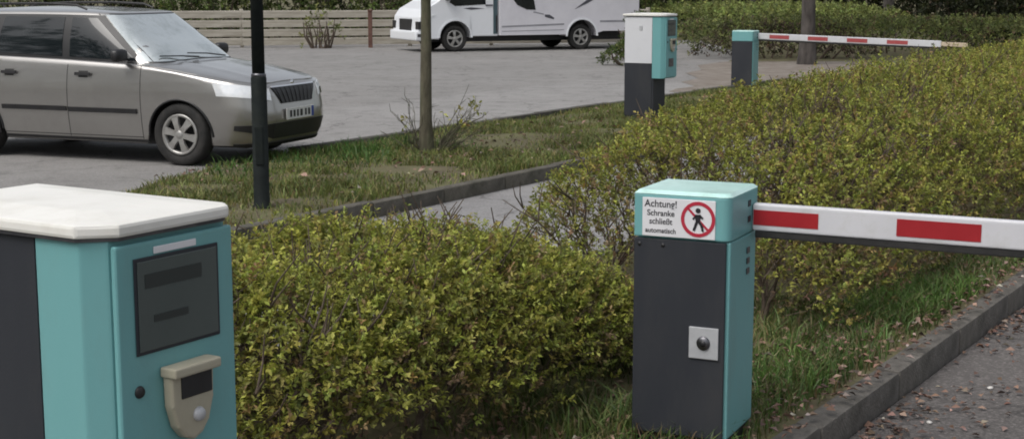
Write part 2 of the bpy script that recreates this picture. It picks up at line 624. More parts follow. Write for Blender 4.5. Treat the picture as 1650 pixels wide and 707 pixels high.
sheet('car_park_asphalt', [(-60, -7.34), (13, -7.34), (13, -10.22), (46, -10.22), (110, -10.22), (190, -160), (-60, -160)], -0.03, M['car_park'], 0.3)
sheet('near_road', [(-14, -1.955), (60, -1.955), (60, 9), (-14, 9)], -0.12, M['road'], 0.2)
sheet('second_lane', [(-14, -7.20), (26, -7.20), (26, -4.62), (-14, -4.62)], -0.12, M['lane'], 0.2)
sheet('far_driveway', [(26, -10.2), (60, -10.2), (60, -4.6), (26, -4.6)], -0.035, M['car_park'], 0.2)

M['patch'] = asphalt('relaid_asphalt', (0.20, 0.193, 0.187), (0.265, 0.257, 0.25), stone=(0.36, 0.35, 0.34), patch=0.8)
M['litter_ground'] = pm('leaf_littered_ground', (0.15, 0.122, 0.10), (0.23, 0.205, 0.18), scale=2.2, rough=0.95, bump=0.6, bscale=30, dirt=(0.1, 0.085, 0.06), dirt_amt=0.6, dirt_scale=6)
sheet('relaid_asphalt', [(12.5, -13.2), (24.6, -13.6), (24.6, -10.24), (12.5, -10.24)], -0.026, M['patch'])
lg = bpy.data.meshes.new('littered_ground')
lg.from_pydata([(2.6, 24.75, -0.022), (6.6, 24.75, -0.022), (10.5, 34.55, -0.022), (4.9, 34.55, -0.022), (4.1, 33.0, -0.022), (3.95, 31.2, -0.022), (3.5, 30.1, -0.022), (3.55, 28.4, -0.022), (3.1, 27.3, -0.022), (3.2, 26.1, -0.022), (2.8, 25.5, -0.022)], [], [tuple(range(11))])
props(link('littered_ground', lg, M['litter_ground']), kind='structure')


def island(name, u0, u1, v0, v1, seed):
    """gently uneven planted strip"""
    nu, nv = int((u1 - u0) * 4), 14
    pts = []
    for i in range(nu + 1):
        row = []
        for j in range(nv + 1):
            u = u0 + (u1 - u0) * i / nu
            va = v0(u) if callable(v0) else v0
            v = va + (v1 - va) * j / nv
            e = min(v - va, v1 - v) / 0.4
            z = -0.012 + 0.022 * min(1, e) * (1 + float(lumps(np.array(u), np.array(v), seed, 0.5)))
            row.append((*uv(u, v), z))
        pts.append(row)
    me = grid_mesh(name, pts, thick=0.3, thick_dir=(0, 0, 1))
    o = link(name, me, M['soil'])
    o['kind'] = 'structure'
    return o


island('hedge_verge', -10, 30, -4.50, -2.085, 3)


def verge_edge(u):
    return float(np.interp(u, [5.5, 7.5, 8.6, 9.6, 10.6, 11.6], [-7.8, -8.6, -9.25, -9.72, -10.0, -10.10]))


island('grass_verge', 5.5, 26, verge_edge, -7.32, 5)

lawn_me = bpy.data.meshes.new('woodland_floor')
lawn_me.from_pydata([(-60, 38, -0.02), (-20, 43.5, -0.02), (6, 48, -0.02), (6, 38.5, -0.02), (5, 34.6, -0.02), (60, 34.6, -0.02), (120, 200, -0.02), (-120, 200, -0.02)], [], [tuple(range(8))])
props(link('woodland_floor', lawn_me, M['soil']), kind='structure')

# ---- kerbs, each stone a part


def kerb(name, u0, u1, v0, v1, ztop, zbot, mat, length=1.0, wob=0.006):
    root = empty(name, (0, 0, 0), 0)
    root['kind'] = 'structure'
    w = v1 - v0
    variants = []
    for k in range(4):
        bm = box_bm((0.003, 0, zbot), (length - 0.003, w, ztop), bevel=0.014, seg=2)
        rr = random.Random(k)
        for v in bm.verts:
            v.co.y += rr.uniform(-0.003, 0.003)
            v.co.z += rr.uniform(-0.004, 0.003)
        me = bm_mesh(bm, 'kerb_stone', True)
        me.set_sharp_from_angle(angle=R(35))
        me.materials.append(mat)
        variants.append(me)
    n = int((u1 - u0) / length)
    for i in range(n):
        o = bpy.data.objects.new('kerb_stone', variants[random.randrange(4)])
        COL.objects.link(o)
        o.parent = root
        # local +x along U, local +y = U rotated +90 deg = -V, so start at v1
        x, y = uv(u0 + i * length, v1 + random.uniform(-wob, wob))
        o.location = (x, y, random.uniform(-0.008, 0.004))
        o.rotation_euler = (0, 0, LANE_ANG + random.uniform(-0.004, 0.004))
    return root


kerb('near_kerb', 0.5, 24.5, -2.08, -1.96, 0.012, -0.25, M['kerb'])
kerb('lane_kerb_by_hedge', 0.5, 24.5, -4.62, -4.51, 0.008, -0.25, M['kerb'])
kerb('lane_kerb_by_grass', 2.5, 25.5, -7.30, -7.20, 0.012, -0.25, M['kerb_lane'])
kerb('grass_edging', 12.0, 26.0, -10.21, -10.11, 0.055, -0.2, M['kerb_dark'])

# ================================================================== VEGETATION


def spray_cloud(P, D, nl, tw_len, leaf, rng, cols, weights, spread=0.9, wratio=0.5, spray_jit=0.25):
    """P twig bases, D twig directions; nl leaves along each twig; returns leaf arrays"""
    S = len(P)
    D = nrm(D)
    L = tw_len * rng.uniform(0.6, 1.3, S)
    t = rng.uniform(0.15, 1.0, (S, nl))
    c = P[:, None, :] + D[:, None, :] * (t * L[:, None])[..., None]
    side = rng.normal(0, 1, (S, nl, 3))
    side -= (side * D[:, None, :]).sum(-1, keepdims=True) * D[:, None, :]
    side = nrm(side)
    d = D[:, None, :] * rng.uniform(0.3, 1.0, (S, nl, 1)) + side * spread
    n_ = np.array([0, 0, 1.0]) + rng.normal(0, 0.45, (S, nl, 3)) + side * 0.2
    tone = np.repeat(palette(S, cols, weights, rng, 0.08)[:, None, :], nl, 1)
    tone = tone * (1 + rng.normal(0, spray_jit, (S, 1, 1)).clip(-0.6, 0.6)) * (1 + rng.normal(0, 0.14, (S, nl, 1)))
    ln = leaf * rng.uniform(0.6, 1.25, S * nl)
    return (c.reshape(-1, 3), nrm(d).reshape(-1, 3), nrm(n_).reshape(-1, 3), ln, ln * wratio * rng.uniform(0.8, 1.2, S * nl),
            np.clip(tone.reshape(-1, 3), 0.004, 0.5), L)


def cat(*clouds):
    return [np.concatenate([c[i] for c in clouds]) for i in range(6)]


def hedge(name, label, u0, u1, v0, v1, hfun, n_spray, leaf, nl, n_stem, seed, low=0.25, cols=None, weights=(5, 6, 4, 2, 1.3),
          low_cols=None, twig=True, end_round=0.5, group=None, top_share=0.62, tw=0.10, low_keep=0.55, bare=None):
    """a clipped hedge along the lane: woody stems, twigs and leaf sprays under an uneven top"""
    rng = np.random.default_rng(seed)
    cols = cols or LIME
    low_cols = low_cols or MIDG
    vm, hw = (v0 + v1) / 2, (v1 - v0) / 2
    bx, by = uv((u0 + u1) / 2, vm)
    root = empty(name, (bx, by, 0), 0)
    props(root, label, 'hedge', group)

    def top(u, v):
        e = np.clip(np.minimum(u - u0, u1 - u) / end_round, 0, 1)
        e = np.sqrt(1 - (1 - e) ** 2)
        q = np.clip(1 - np.abs((v - vm) / hw) ** 3.2, 0, 1) ** 0.5
        return hfun(u, v) * (0.30 + 0.70 * q) * (0.35 + 0.65 * e) * (1 + 0.07 * lumps(u, v, seed, 0.9) + 0.035 * lumps(u, v, seed + 1, 3))

    S = n_spray
    u = rng.uniform(u0, u1, S)
    v = vm + hw * np.sign(rng.uniform(-1, 1, S)) * rng.uniform(0, 1, S) ** 0.75
    h = top(u, v)
    shell = rng.uniform(0, 1, S) < top_share
    dep = np.where(shell, rng.exponential(0.055, S), 0)
    z = np.where(shell, h - dep, h * (low + (1 - low) * rng.uniform(0, 1, S) ** 0.8))
    keep = (z > 0.05) & (shell | (rng.uniform(0, 1, S) < low_keep + 0.4 * z / np.maximum(h, 0.05)))
    # gaps: whole pockets without leaves low down
    pock = lumps(u * 1.0, v + z * 1.3, seed + 5, 1.6)
    keep &= shell | (pock > -0.75)
    if bare is not None:      # leggy stretch: few leaves low down
        keep &= ~((u < bare[0]) & (z < bare[1]) & (rng.uniform(0, 1, S) < 0.85))
    u, v, z, h, shell = u[keep], v[keep], z[keep], h[keep], shell[keep]
    x, y = u * UX + v * VX, u * UY + v * VY
    P = np.stack([x, y, z], 1)
    out = (v - vm) / hw
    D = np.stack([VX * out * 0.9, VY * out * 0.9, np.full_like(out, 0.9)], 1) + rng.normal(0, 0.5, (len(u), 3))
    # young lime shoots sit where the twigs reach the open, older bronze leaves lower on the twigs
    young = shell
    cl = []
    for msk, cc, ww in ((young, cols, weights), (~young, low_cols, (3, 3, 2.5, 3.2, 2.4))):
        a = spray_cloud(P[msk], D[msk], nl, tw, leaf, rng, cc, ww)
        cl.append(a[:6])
    # upright shoots above the clipped top
    ns = int(S * 0.035)
    us = rng.uniform(u0 + 0.1, u1 - 0.1, ns)
    vs = vm + hw * rng.uniform(-0.85, 0.85, ns)
    hs = top(us, vs)
    Ps = np.stack([us * UX + vs * VX, us * UY + vs * VY, hs - 0.03], 1)
    Ds = np.stack([rng.normal(0, .3, ns), rng.normal(0, .3, ns), np.ones(ns)], 1)
    a = spray_cloud(Ps, Ds, nl, tw * 1.5, leaf * 0.9, rng, cols, weights)
    cl.append(a[:6])
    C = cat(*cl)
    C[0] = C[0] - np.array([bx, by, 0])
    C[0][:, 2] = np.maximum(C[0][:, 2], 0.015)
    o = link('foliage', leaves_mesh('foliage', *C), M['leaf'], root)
    o['kind'] = 'stuff'
    # wood
    T = Tubes(5)
    rr = random.Random(seed)
    for k in range(n_stem):
        uu = rr.uniform(u0 + 0.12, u1 - 0.12)
        vv = vm + hw * rr.uniform(-0.6, 0.6)
        ht = float(top(np.array([uu]), np.array([vv]))[0])
        nst = rr.randint(2, 4)
        for q in range(nst):
            p = Vector((*uv(uu, vv), -0.02))
            dirv = Vector((rr.uniform(-.5, .5), rr.uniform(-.5, .5), 1.0)).normalized()
            pts, rad = [p.copy()], [rr.uniform(0.008, 0.015)]
            steps = 6
            for s in range(steps):
                dirv = (dirv + Vector((rr.uniform(-.35, .35), rr.uniform(-.35, .35), rr.uniform(-.05, .25)))).normalized()
                p = p + dirv * ht / steps * 1.02
                pts.append(p.copy())
                rad.append(rad[0] * (1 - 0.14 * (s + 1)))
                if s >= 1:
                    for _ in range(2):
                        d2 = (dirv + Vector((rr.uniform(-1, 1), rr.uniform(-1, 1), rr.uniform(-.2, .6)))).normalized()
                        L2 = rr.uniform(0.10, 0.26)
                        T.add([p - Vector((bx, by, 0)), p + d2 * L2 * .5 + Vector((rr.uniform(-.02, .02), rr.uniform(-.02, .02), 0)) - Vector((bx, by, 0)),
                               p + d2 * L2 - Vector((bx, by, 0))], [0.005, 0.0035, 0.002])
            T.add([q_ - Vector((bx, by, 0)) for q_ in pts], rad)
    if twig:
        Tw = Tubes(3)
        idx = rng.choice(len(P), size=min(len(P), 2600), replace=False)
        Dn = nrm(D)
        for i in idx:
            a_ = P[i] - np.array([bx, by, 0])
            T2 = [a_ - Dn[i] * 0.07, a_, a_ + Dn[i] * tw]
            if T2[0][2] > 0.02:
                Tw.add(T2, [0.0028, 0.0022, 0.0012])
        o3 = link('twigs', Tw.mesh('twigs'), M['twig'], root)
        o3['kind'] = 'stuff'
    o2 = link('stems', T.mesh('stems'), M['twig'], root)
    o2['kind'] = 'stuff'
    return root


def h_left(u, v):
    return np.interp(u, [2, 4.4, 5.0, 5.5, 5.9, 6.4], [0.71, 0.71, 0.70, 0.58, 0.38, 0.22])


def h_right(u, v):
    return np.interp(u, [6.9, 7.5, 8, 9, 10, 12, 20], [0.70, 0.80, 0.88, 0.95, 0.99, 1.02, 1.0]) * (1 - 0.14 * np.clip((v + 3.6) / 1.0, -0.3, 1))


hedge('clipped_hedge', 'low lime green hedge with bare lower stems beside the white-topped terminal', 2.4, 6.5, -4.32, -2.86, h_left,
      15500, 0.023, 14, 60, 21, low=0.10, low_keep=0.5, weights=(5, 6, 4, 1.6, 0.9), bare=(4.35, 0.30))
hedge('clipped_hedge', 'long tall dense hedge behind the near barrier cabinet and red striped boom', 6.95, 19.0, -4.40, -2.42, h_right,
      27000, 0.025, 12, 100, 22, low=0.06, low_keep=0.8, end_round=0.6, weights=(3.6, 6, 5, 2.2, 1.8), top_share=0.5)


# ---- grass


def grass(name, label, u0, u1, v0, v1, n, hgt, wid, seed, cols, weights, dens=None, zoff=0.0, catg='grass'):
    rng = np.random.default_rng(seed)
    u = rng.uniform(u0, u1, n)
    v = rng.uniform(v0, v1, n)
    d = 0.55 + 0.45 * lumps(u, v, seed, 0.5)
    if dens is not None:
        d = d * dens(u, v)
    k = rng.uniform(0, 1, n) < d
    u, v, d = u[k], v[k], d[k]
    n = len(u)
    x, y = u * UX + v * VX, u * UY + v * VY
    p = np.stack([x, y, np.full(n, zoff - 0.01)], 1)
    ln = hgt * rng.uniform(0.4, 1.3, n) * (0.6 + 0.5 * np.clip(d, 0, 1.4))
    lean = rng.normal(0, 0.45, (n, 2))
    mid = p + np.stack([lean[:, 0] * ln * .35, lean[:, 1] * ln * .35, ln * .6], 1)
    tip = p + np.stack([lean[:, 0] * ln, lean[:, 1] * ln, ln * rng.uniform(.7, 1.0, n)], 1)
    an = rng.uniform(0, math.pi, n)
    s = np.stack([np.cos(an), np.sin(an), np.zeros(n)], 1) * (wid * rng.uniform(.6, 1.3, n))[:, None] * .5
    V_ = np.stack([p - s, p + s, mid + s * .8, mid - s * .8, tip], 1)
    b = (np.arange(n) * 5)[:, None]
    f = np.concatenate([b + [[0, 1, 2]], b + [[0, 2, 3]], b + [[3, 2, 4]]], 1).reshape(-1, 3)
    col = palette(n, cols, weights, rng, 0.2) * (0.8 + 0.25 * lumps(u, v, seed + 3, 0.8))[:, None].clip(0.5, 1.3)
    me = np_mesh(name, V_.reshape(-1, 3), f, np.repeat(np.clip(col, .004, .5), 3, axis=0))
    o = link(name, me, M['grass'])
    props(o, label, catg, kind='stuff')
    return o


GCOL = [(0.15, 0.20, 0.05), (0.21, 0.24, 0.07), (0.11, 0.15, 0.04), (0.30, 0.27, 0.11), (0.23, 0.18, 0.09)]
grass('verge_grass', 'patchy grass strip with the lamp post and slender tree', 5.6, 25.5, -10.1, -7.33, 120000, 0.085, 0.010, 31, GCOL, (4, 5, 3, 3, 1.5), dens=lambda u, v: (v > np.interp(u, [5.5, 7.5, 8.6, 9.6, 10.6, 11.6], [-7.7, -8.5, -9.15, -9.66, -9.97, -10.08])) * 1.25)
grass('tall_grass_tufts', 'taller bright green grass around the foot of the slender tree', 9, 14, -10.1, -8.2, 9000, 0.17, 0.009, 32,
      [(0.07, 0.16, 0.03), (0.10, 0.19, 0.04), (0.05, 0.11, 0.022)], (4, 3, 2),
      dens=lambda u, v: np.clip(1.5 - np.hypot((u - 11.9) / 1.6, (v + 9.35) / 0.6), 0, 1.2))
grass('kerbside_grass', 'bright green grass growing along the near kerb under the hedge', 4.6, 16, -2.85, -2.10, 26000, 0.10, 0.007, 33,
      [(0.10, 0.19, 0.045), (0.14, 0.22, 0.06), (0.09, 0.13, 0.035), (0.23, 0.20, 0.09), (0.22, 0.16, 0.09)], (3, 3, 2.5, 3, 2.5),
      dens=lambda u, v: np.clip(1.15 - 0.05 * (u - 6), 0.45, 1.1) * np.clip((-2.06 - v) / 0.18, 0, 1))
grass('rough_grass', 'rough low grass between the two near hedges', 4.6, 7.6, -4.45, -2.5, 15000, 0.13, 0.008, 34,
      [(0.11, 0.17, 0.045), (0.16, 0.20, 0.06), (0.08, 0.12, 0.03), (0.24, 0.21, 0.10)], (3, 4, 3, 3))

grass('green_grass_patch', 'vivid green grass patch beside the near kerb right of the near cabinet', 5.4, 9.8, -2.6, -2.12, 15000, 0.12, 0.007, 35,
      [(0.11, 0.21, 0.045), (0.15, 0.25, 0.06), (0.09, 0.16, 0.04), (0.22, 0.22, 0.09)], (3, 3, 2, 2),
      dens=lambda u, v: np.clip(1.4 - np.abs(u - 7.4) / 1.8, 0, 1.2) * np.clip((-2.10 - v) / 0.1, 0, 1))

# ---- weeds and leaf litter


def litter(name, label, n, sampler, size, seed, cols, weights):
    rng = np.random.default_rng(seed)
    u, v, z = sampler(n, rng)
    n = len(u)
    x, y = u * UX + v * VX, u * UY + v * VY
    c = np.stack([x, y, z], 1)
    a = rng.uniform(0, 6.28, n)
    d = np.stack([np.cos(a), np.sin(a), rng.normal(0, .18, n)], 1)
    nn = np.stack([rng.normal(0, .35, n), rng.normal(0, .35, n), np.ones(n)], 1)
    ln = size * rng.uniform(0.5, 1.4, n)
    me = leaves_mesh(name, c, d, nrm(nn), ln, ln * rng.uniform(.45, .75, n), palette(n, cols, weights, rng, .2), fold=0.25)
    o = link(name, me, M['litter'])
    props(o, label, 'leaf litter', kind='stuff')
    return o


BROWN = [(0.22, 0.135, 0.10), (0.15, 0.09, 0.065), (0.30, 0.21, 0.165), (0.10, 0.07, 0.055), (0.38, 0.32, 0.27)]


def gutter(n, rng):
    u = rng.uniform(3.0, 16, n)
    d = rng.exponential(0.17, n) + 0.02
    far = rng.uniform(0, 1, n) < .18
    d = np.where(far, rng.uniform(0.02, 1.7, n), d)
    k = (rng.uniform(0, 1, n) < np.clip(0.45 + 0.55 * lumps(u, d, 77, 0.6), 0.05, 1)) & (d < 2.2)
    u, d = u[k], d[k]
    return u, -1.95 + d, -0.112 + rng.uniform(0, 0.012, len(u))


litter('leaf_litter', 'brown fallen leaves gathered in the gutter of the near road', 3800, gutter, 0.036, 41, BROWN, (5, 4, 3, 3, 0.7))


def under(n, rng):
    return rng.uniform(3.5, 16, n), -1.985 - 2.4 * rng.uniform(0, 1, n) ** 1.5, np.full(n, 0.035) + rng.uniform(0, .02, n)


litter('hedge_litter', 'dry leaves lying on the soil under the near hedges', 5500, under, 0.038, 42, BROWN, (5, 5, 2, 4, .6))


def on_grass(n, rng):
    return rng.uniform(9.5, 24, n), rng.uniform(-9.7, -7.4, n), np.full(n, 0.04) + rng.uniform(0, .03, n)


litter('grass_litter', 'scattered dry leaves on the grass strip', 500, on_grass, 0.06, 43, BROWN, (4, 3, 3, 2, 1.2))

# pale stones and scraps one can pick out on the near road
peb = []
for k in range(3):
    bm = bmesh.new()
    bmesh.ops.create_icosphere(bm, subdivisions=2, radius=1)
    rr = random.Random(50 + k)
    for v in bm.verts:
        v.co *= rr.uniform(0.85, 1.12)
        v.co.z *= 0.45
        v.co.x *= 1.25
    me = bm_mesh(bm, 'pale_stone', True)
    me.materials.append(M['pebble'])
    peb.append(me)
for i, (u, d, s) in enumerate([(8.55, 0.32, 0.024), (8.1, 0.20, 0.016), (7.55, 0.42, 0.017), (6.9, 0.30, 0.014), (6.45, 0.62, 0.017), (9.3, 0.25, 0.02), (6.2, 0.22, 0.013)]):
    o = bpy.data.objects.new('pale_stone', peb[i % 3])
    COL.objects.link(o)
    x, y = uv(u, -1.955 + d)
    o.location = (x, y, -0.12 + s * 0.40)
    o.scale = (s, s, s)
    o.rotation_euler = (0, 0, i * 1.3)
    props(o, 'small pale stone among the brown leaves beside the near kerb', 'stone', 'pale stones on the near road')

# ---- trees


def tree(name, label, x, y, h_trunk, r0, crown_h, crown_r, n_spray, leaf, seed, bark, cols, weights, lean=(0, 0), twigs_at_base=False, group=None, z=0.0):
    rr = random.Random(seed)
    rng = np.random.default_rng(seed)
    root = empty(name, (x, y, z), 0)
    props(root, label, 'tree', group)
    T = Tubes(12)
    pts, rad = [], []
    nseg = 12
    tot = h_trunk + crown_h * 0.7
    for i in range(nseg + 1):
        t = i / nseg
        pts.append(Vector((lean[0] * t * tot + 0.25 * r0 * math.sin(t * 9 + seed), lean[1] * t * tot + 0.25 * r0 * math.cos(t * 7 + seed), -0.03 + t * tot)))
        rad.append(r0 * (1 - 0.72 * t) + (0.35 * r0 if i == 0 else 0.0))
    T.add(pts, rad)
    tips = []
    for k in range(26):
        t = rr.uniform(h_trunk / tot * 0.92, 1.0)
        p = pts[0].lerp(pts[-1], t)
        p.z = -0.03 + t * tot
        a = rr.uniform(0, 6.28)
        d = Vector((math.cos(a), math.sin(a), rr.uniform(.3, 1.1))).normalized()
        L = crown_r * rr.uniform(.6, 1.1)
        q1 = p + d * L * .5 + Vector((0, 0, rr.uniform(-.1, .1) * L))
        q2 = q1 + (d + Vector((rr.uniform(-.4, .4), rr.uniform(-.4, .4), .2))).normalized() * L * .55
        T.add([p, q1, q2], [r0 * .32, r0 * .2, r0 * .06])
        for _ in range(3):
            tips.append(q1.lerp(q2, rr.random()))
        tips.append(q2)
    if twigs_at_base:
        for k in range(46):
            a = rr.uniform(0, 6.28)
            if rr.random() < .6:
                a = rr.uniform(-0.5, 0.6)
            p = Vector((math.cos(a) * r0 * rr.uniform(1, 3), math.sin(a) * r0 * rr.uniform(1, 3), 0.0))
            d = Vector((math.cos(a) * .5, math.sin(a) * .5, 1)).normalized()
            L = rr.uniform(.2, .75)
            pts2 = [p]
            for q in range(5):
                d = (d + Vector((rr.uniform(-.35, .45), rr.uniform(-.35, .35), rr.uniform(-.3, .15)))).normalized()
                pts2.append(pts2[-1] + d * L / 5)
                if q > 1:
                    e = (d + Vector((rr.uniform(-1, 1), rr.uniform(-1, 1), rr.uniform(-.4, .5)))).normalized()
                    T.add([pts2[-1], pts2[-1] + e * .09], [.003, .0015])
                    if rr.random() < .06:
                        tips.append(pts2[-1] + e * .09)
            T.add(pts2, [.0055, .005, .0045, .004, .003, .002])
    o = link('trunk', T.mesh('trunk'), bark, root)
    tips = np.array([tuple(t) for t in tips])
    idx = rng.integers(0, len(tips), n_spray)
    up = tips[idx, 2] > h_trunk * .6
    idx = np.where((tips[idx, 2] < h_trunk * .6) & (rng.uniform(0, 1, n_spray) < .75), rng.integers(0, 60, n_spray), idx)
    up = tips[idx, 2] > h_trunk * .6
    P = tips[idx] + rng.normal(0, 1, (n_spray, 3)) * np.where(up, crown_r * .16, .02)[:, None]
    D = rng.normal(0, 1, (n_spray, 3)) + np.array([0, 0, .3])
    a = spray_cloud(P, D, 6, leaf * 2.5, leaf, rng, cols, weights)
    o2 = link('crown', leaves_mesh('crown', *a[:6]), M['leaf'], root)
    o2['kind'] = 'stuff'
    return root


tx, ty = -0.87, 15.40
tree('young_tree', 'slender young tree on the grass strip with bare twigs at its foot', tx, ty, 2.4, 0.068, 3.2, 1.3, 700, 0.05, 61, M['bark'],
     LIME, (3, 3, 2, 2, 1), lean=(-0.018, 0), twigs_at_base=True)

far_trees = [
    (6.55, 33.4, 0.17, 'far tree trunk rising behind the far red and white boom'),
    (13.0, 52.0, 0.20, 'bare pale tree trunk behind the far clipped hedge'),
    (9.3, 58.0, 0.17, 'thin trunk between the far hedge tiers'),
    (17.2, 55.0, 0.24, 'dark trunk at the right end of the far wood'),
    (20.3, 58.0, 0.28, 'thick dark trunk in the far wood near the photo edge'),
    (-7.4, 60.0, 0.25, 'trunk behind the board fence left of the motorhome'),
    (-14.5, 58.0, 0.28, 'trunk behind the board fence above the car roof'),
]
for i, (x, y, r, lab) in enumerate(far_trees):
    tree('wood_tree', lab, x, y, 4.2, r, 6.5, 3.2, 900, 0.22, 70 + i, M['bark_far'],
         [(0.05, 0.075, 0.022), (0.08, 0.11, 0.03), (0.035, 0.05, 0.02)], (3, 3, 3), group='trees of the far wood', z=-0.03)


def bush(name, label, x, y, rx, ry, h, n, leaf, seed, cols, weights, group=None, z=-0.03, flat=False, catg='shrub'):
    """free standing leafy mass: stems and leaf sprays"""
    rng = np.random.default_rng(seed)
    rr = random.Random(seed)
    root = empty(name, (x, y, z), 0)
    props(root, label, catg, group)
    a = rng.uniform(0, 2 * math.pi, n)
    if flat:
        px = rng.uniform(-1, 1, n)
        py = rng.uniform(-1, 1, n)
        q = np.maximum(np.abs(px), np.abs(py))
        hh = h * (0.80 + 0.20 * np.clip(1 - q ** 6, 0, 1)) * (1 + 0.05 * lumps(px * rx, py * ry, seed, .5))
    else:
        rad = np.sqrt(rng.uniform(0, 1, n))
        px, py = rad * np.cos(a), rad * np.sin(a)
        hh = h * np.sqrt(np.clip(1 - rad ** 2.6, 0, 1)) * (1 + 0.13 * lumps(px * rx, py * ry, seed, .45))
    sh = rng.uniform(0, 1, n) < .6
    zz = np.where(sh, hh - rng.exponential(h * .06, n), hh * rng.uniform(.08, 1, n))
    k = zz > .04
    px, py, zz, sh = px[k], py[k], zz[k], sh[k]
    P = np.stack([px * rx, py * ry, zz], 1)
    D = np.stack([px, py, np.full(len(px), .7)], 1) + rng.normal(0, .5, (len(px), 3))
    c = spray_cloud(P, D, 7, leaf * 2.6, leaf, rng, cols, weights, spray_jit=.3)
    o = link('foliage', leaves_mesh('foliage', *c[:6]), M['leaf'], root)
    o['kind'] = 'stuff'
    T = Tubes(5)
    for _ in range(14):
        p = Vector((rr.uniform(-.5, .5) * rx, rr.uniform(-.5, .5) * ry, -.03))
        q = Vector((p.x * 1.5 + rr.uniform(-.2, .2), p.y * 1.5 + rr.uniform(-.2, .2), h * rr.uniform(.5, .85)))
        T.add([p, p.lerp(q, .5) + Vector((rr.uniform(-.1, .1), rr.uniform(-.1, .1), 0)), q], [.03, .022, .01])
    o2 = link('stems', T.mesh('stems'), M['twig'], root)
    o2['kind'] = 'stuff'
    return root


DK = [(0.028, 0.036, 0.014), (0.045, 0.055, 0.02), (0.02, 0.025, 0.012), (0.06, 0.045, 0.025)]
GR = [(0.075, 0.11, 0.028), (0.10, 0.14, 0.035), (0.05, 0.07, 0.02), (0.14, 0.16, 0.05)]
# far clipped hedges to the right of the motorhome
bush('far_hedge', 'broad flat clipped far hedge behind the far barrier cabinet', 9.6, 38.6, 5.2, 3.0, 0.80, 4600, 0.08, 81,
     [(0.13, 0.155, 0.05), (0.17, 0.195, 0.06), (0.09, 0.105, 0.036), (0.14, 0.10, 0.06)], (4, 3, 3, 1), flat=True, catg='hedge')
bush('far_hedge', 'shorter clipped hedge on the higher far tier behind the tall terminal', 8.4, 51.0, 3.9, 4.4, 0.98, 3400, 0.10, 82,
     [(0.19, 0.23, 0.07), (0.24, 0.27, 0.085), (0.12, 0.14, 0.045)], (4, 3, 2), flat=True, catg='hedge')
bush('roadside_shrub', 'small green shrub on the ground just left of the far terminal', 2.75, 33.2, 0.75, 0.6, 0.42, 500, 0.06, 83, GR, (3, 3, 3, 2))
bush('roadside_shrub', 'narrow upright green shrub showing beside the far white terminal panel', 3.05, 35.4, 0.45, 0.5, 1.0, 500, 0.06, 84, GR, (3, 2, 4, 1))
# leafy mass behind the board fence
FS = ['loose green shrub over the rear of the silver car roof', 'dark evergreen shrub over the middle of the silver car roof',
      'bright leafy shrub over the silver car windscreen', 'rounded shrub behind the fence just left of the lamp post',
      'green shrub behind the fence just right of the lamp post', 'dark evergreen shrub behind the fence above the sparse sapling',
      'bright shrub behind the fence above the reddish post', 'rounded shrub behind the motorhome nose',
      'green shrub hidden mostly behind the motorhome cab', 'dark evergreen shrub behind the motorhome body',
      'bright shrub behind the motorhome tail']
for i, lab in enumerate(FS):
    x = -15.5 + i * 2.0
    dark = i % 4 == 1
    bush('fence_shrub', lab, x, 49.5 + 0.2 * x + (i % 3) * 1.2, 1.7, 1.3, 2.3 + .3 * (i % 3), 900, 0.13, 92 + i, DK if dark else GR, (3, 3, 3, 2),
         group='shrubs behind the board fence')
# dark wood edge on the right
for i in range(11):
    x = 4.2 + i * 2.2
    bush('wood_edge_shrub', 'dark evergreen undergrowth bush at the far wood edge', x, 60 + (i % 3) * 1.6 - 0.1 * i, 1.9, 1.6, 3.2, 1500, 0.15, 120 + i, DK, (4, 3, 4, 2),
         group='dark undergrowth of the far wood')
for i in range(3):
    bush('wood_edge_shrub', ['dark low bush behind the pale tip of the far boom', 'dark low bush between two others right of the far boom tip', 'dark low bush at the right edge beyond the tall hedge'][i], 13.0 + i * 1.4, 43.0 + i * .6, 1.3, 1.5, 1.7, 1300, 0.11, 140 + i, DK, (4, 3, 4, 1.5),
         group='dark bushes at the right edge')
bush('wood_edge_shrub', 'brown leafless looking bush behind the far boom and trunk', 6.6, 36.0, 2.2, 0.8, 0.75, 700, 0.07, 150,
     [(0.06, 0.045, 0.03), (0.09, 0.06, 0.045), (0.04, 0.04, 0.02)], (3, 2, 2))



def wood_mass(name, label, x0, y0, x1, y1, depth, h, n, leaf, seed):
    """far-off belt of trees that reads as one mass"""
    rng = np.random.default_rng(seed)
    t = rng.uniform(0, 1, n)
    w = rng.uniform(-.5, .5, n) * depth
    dx, dy = x1 - x0, y1 - y0
    L = math.hypot(dx, dy)
    px = x0 + dx * t - dy / L * w
    py = y0 + dy * t + dx / L * w
    top = h * (0.78 + 0.22 * lumps(t * L, w, seed, 0.09))
    z = top * rng.uniform(0.02, 1, n) ** .8
    P = np.stack([px, py, z], 1)
    c = spray_cloud(P, rng.normal(0, 1, (n, 3)), 6, leaf * 2.2, leaf, rng, DK + GR, (3, 3, 2, 1, 3, 2, 3, 1), spray_jit=.3)
    o = link(name, leaves_mesh(name, *c[:6]), M['leaf'])
    props(o, label, 'wood', kind='stuff')


wood_mass('wood', 'belt of trees bordering the car park on the left', -24, -22, -22, 34, 5, 15, 7600, 0.42, 201)

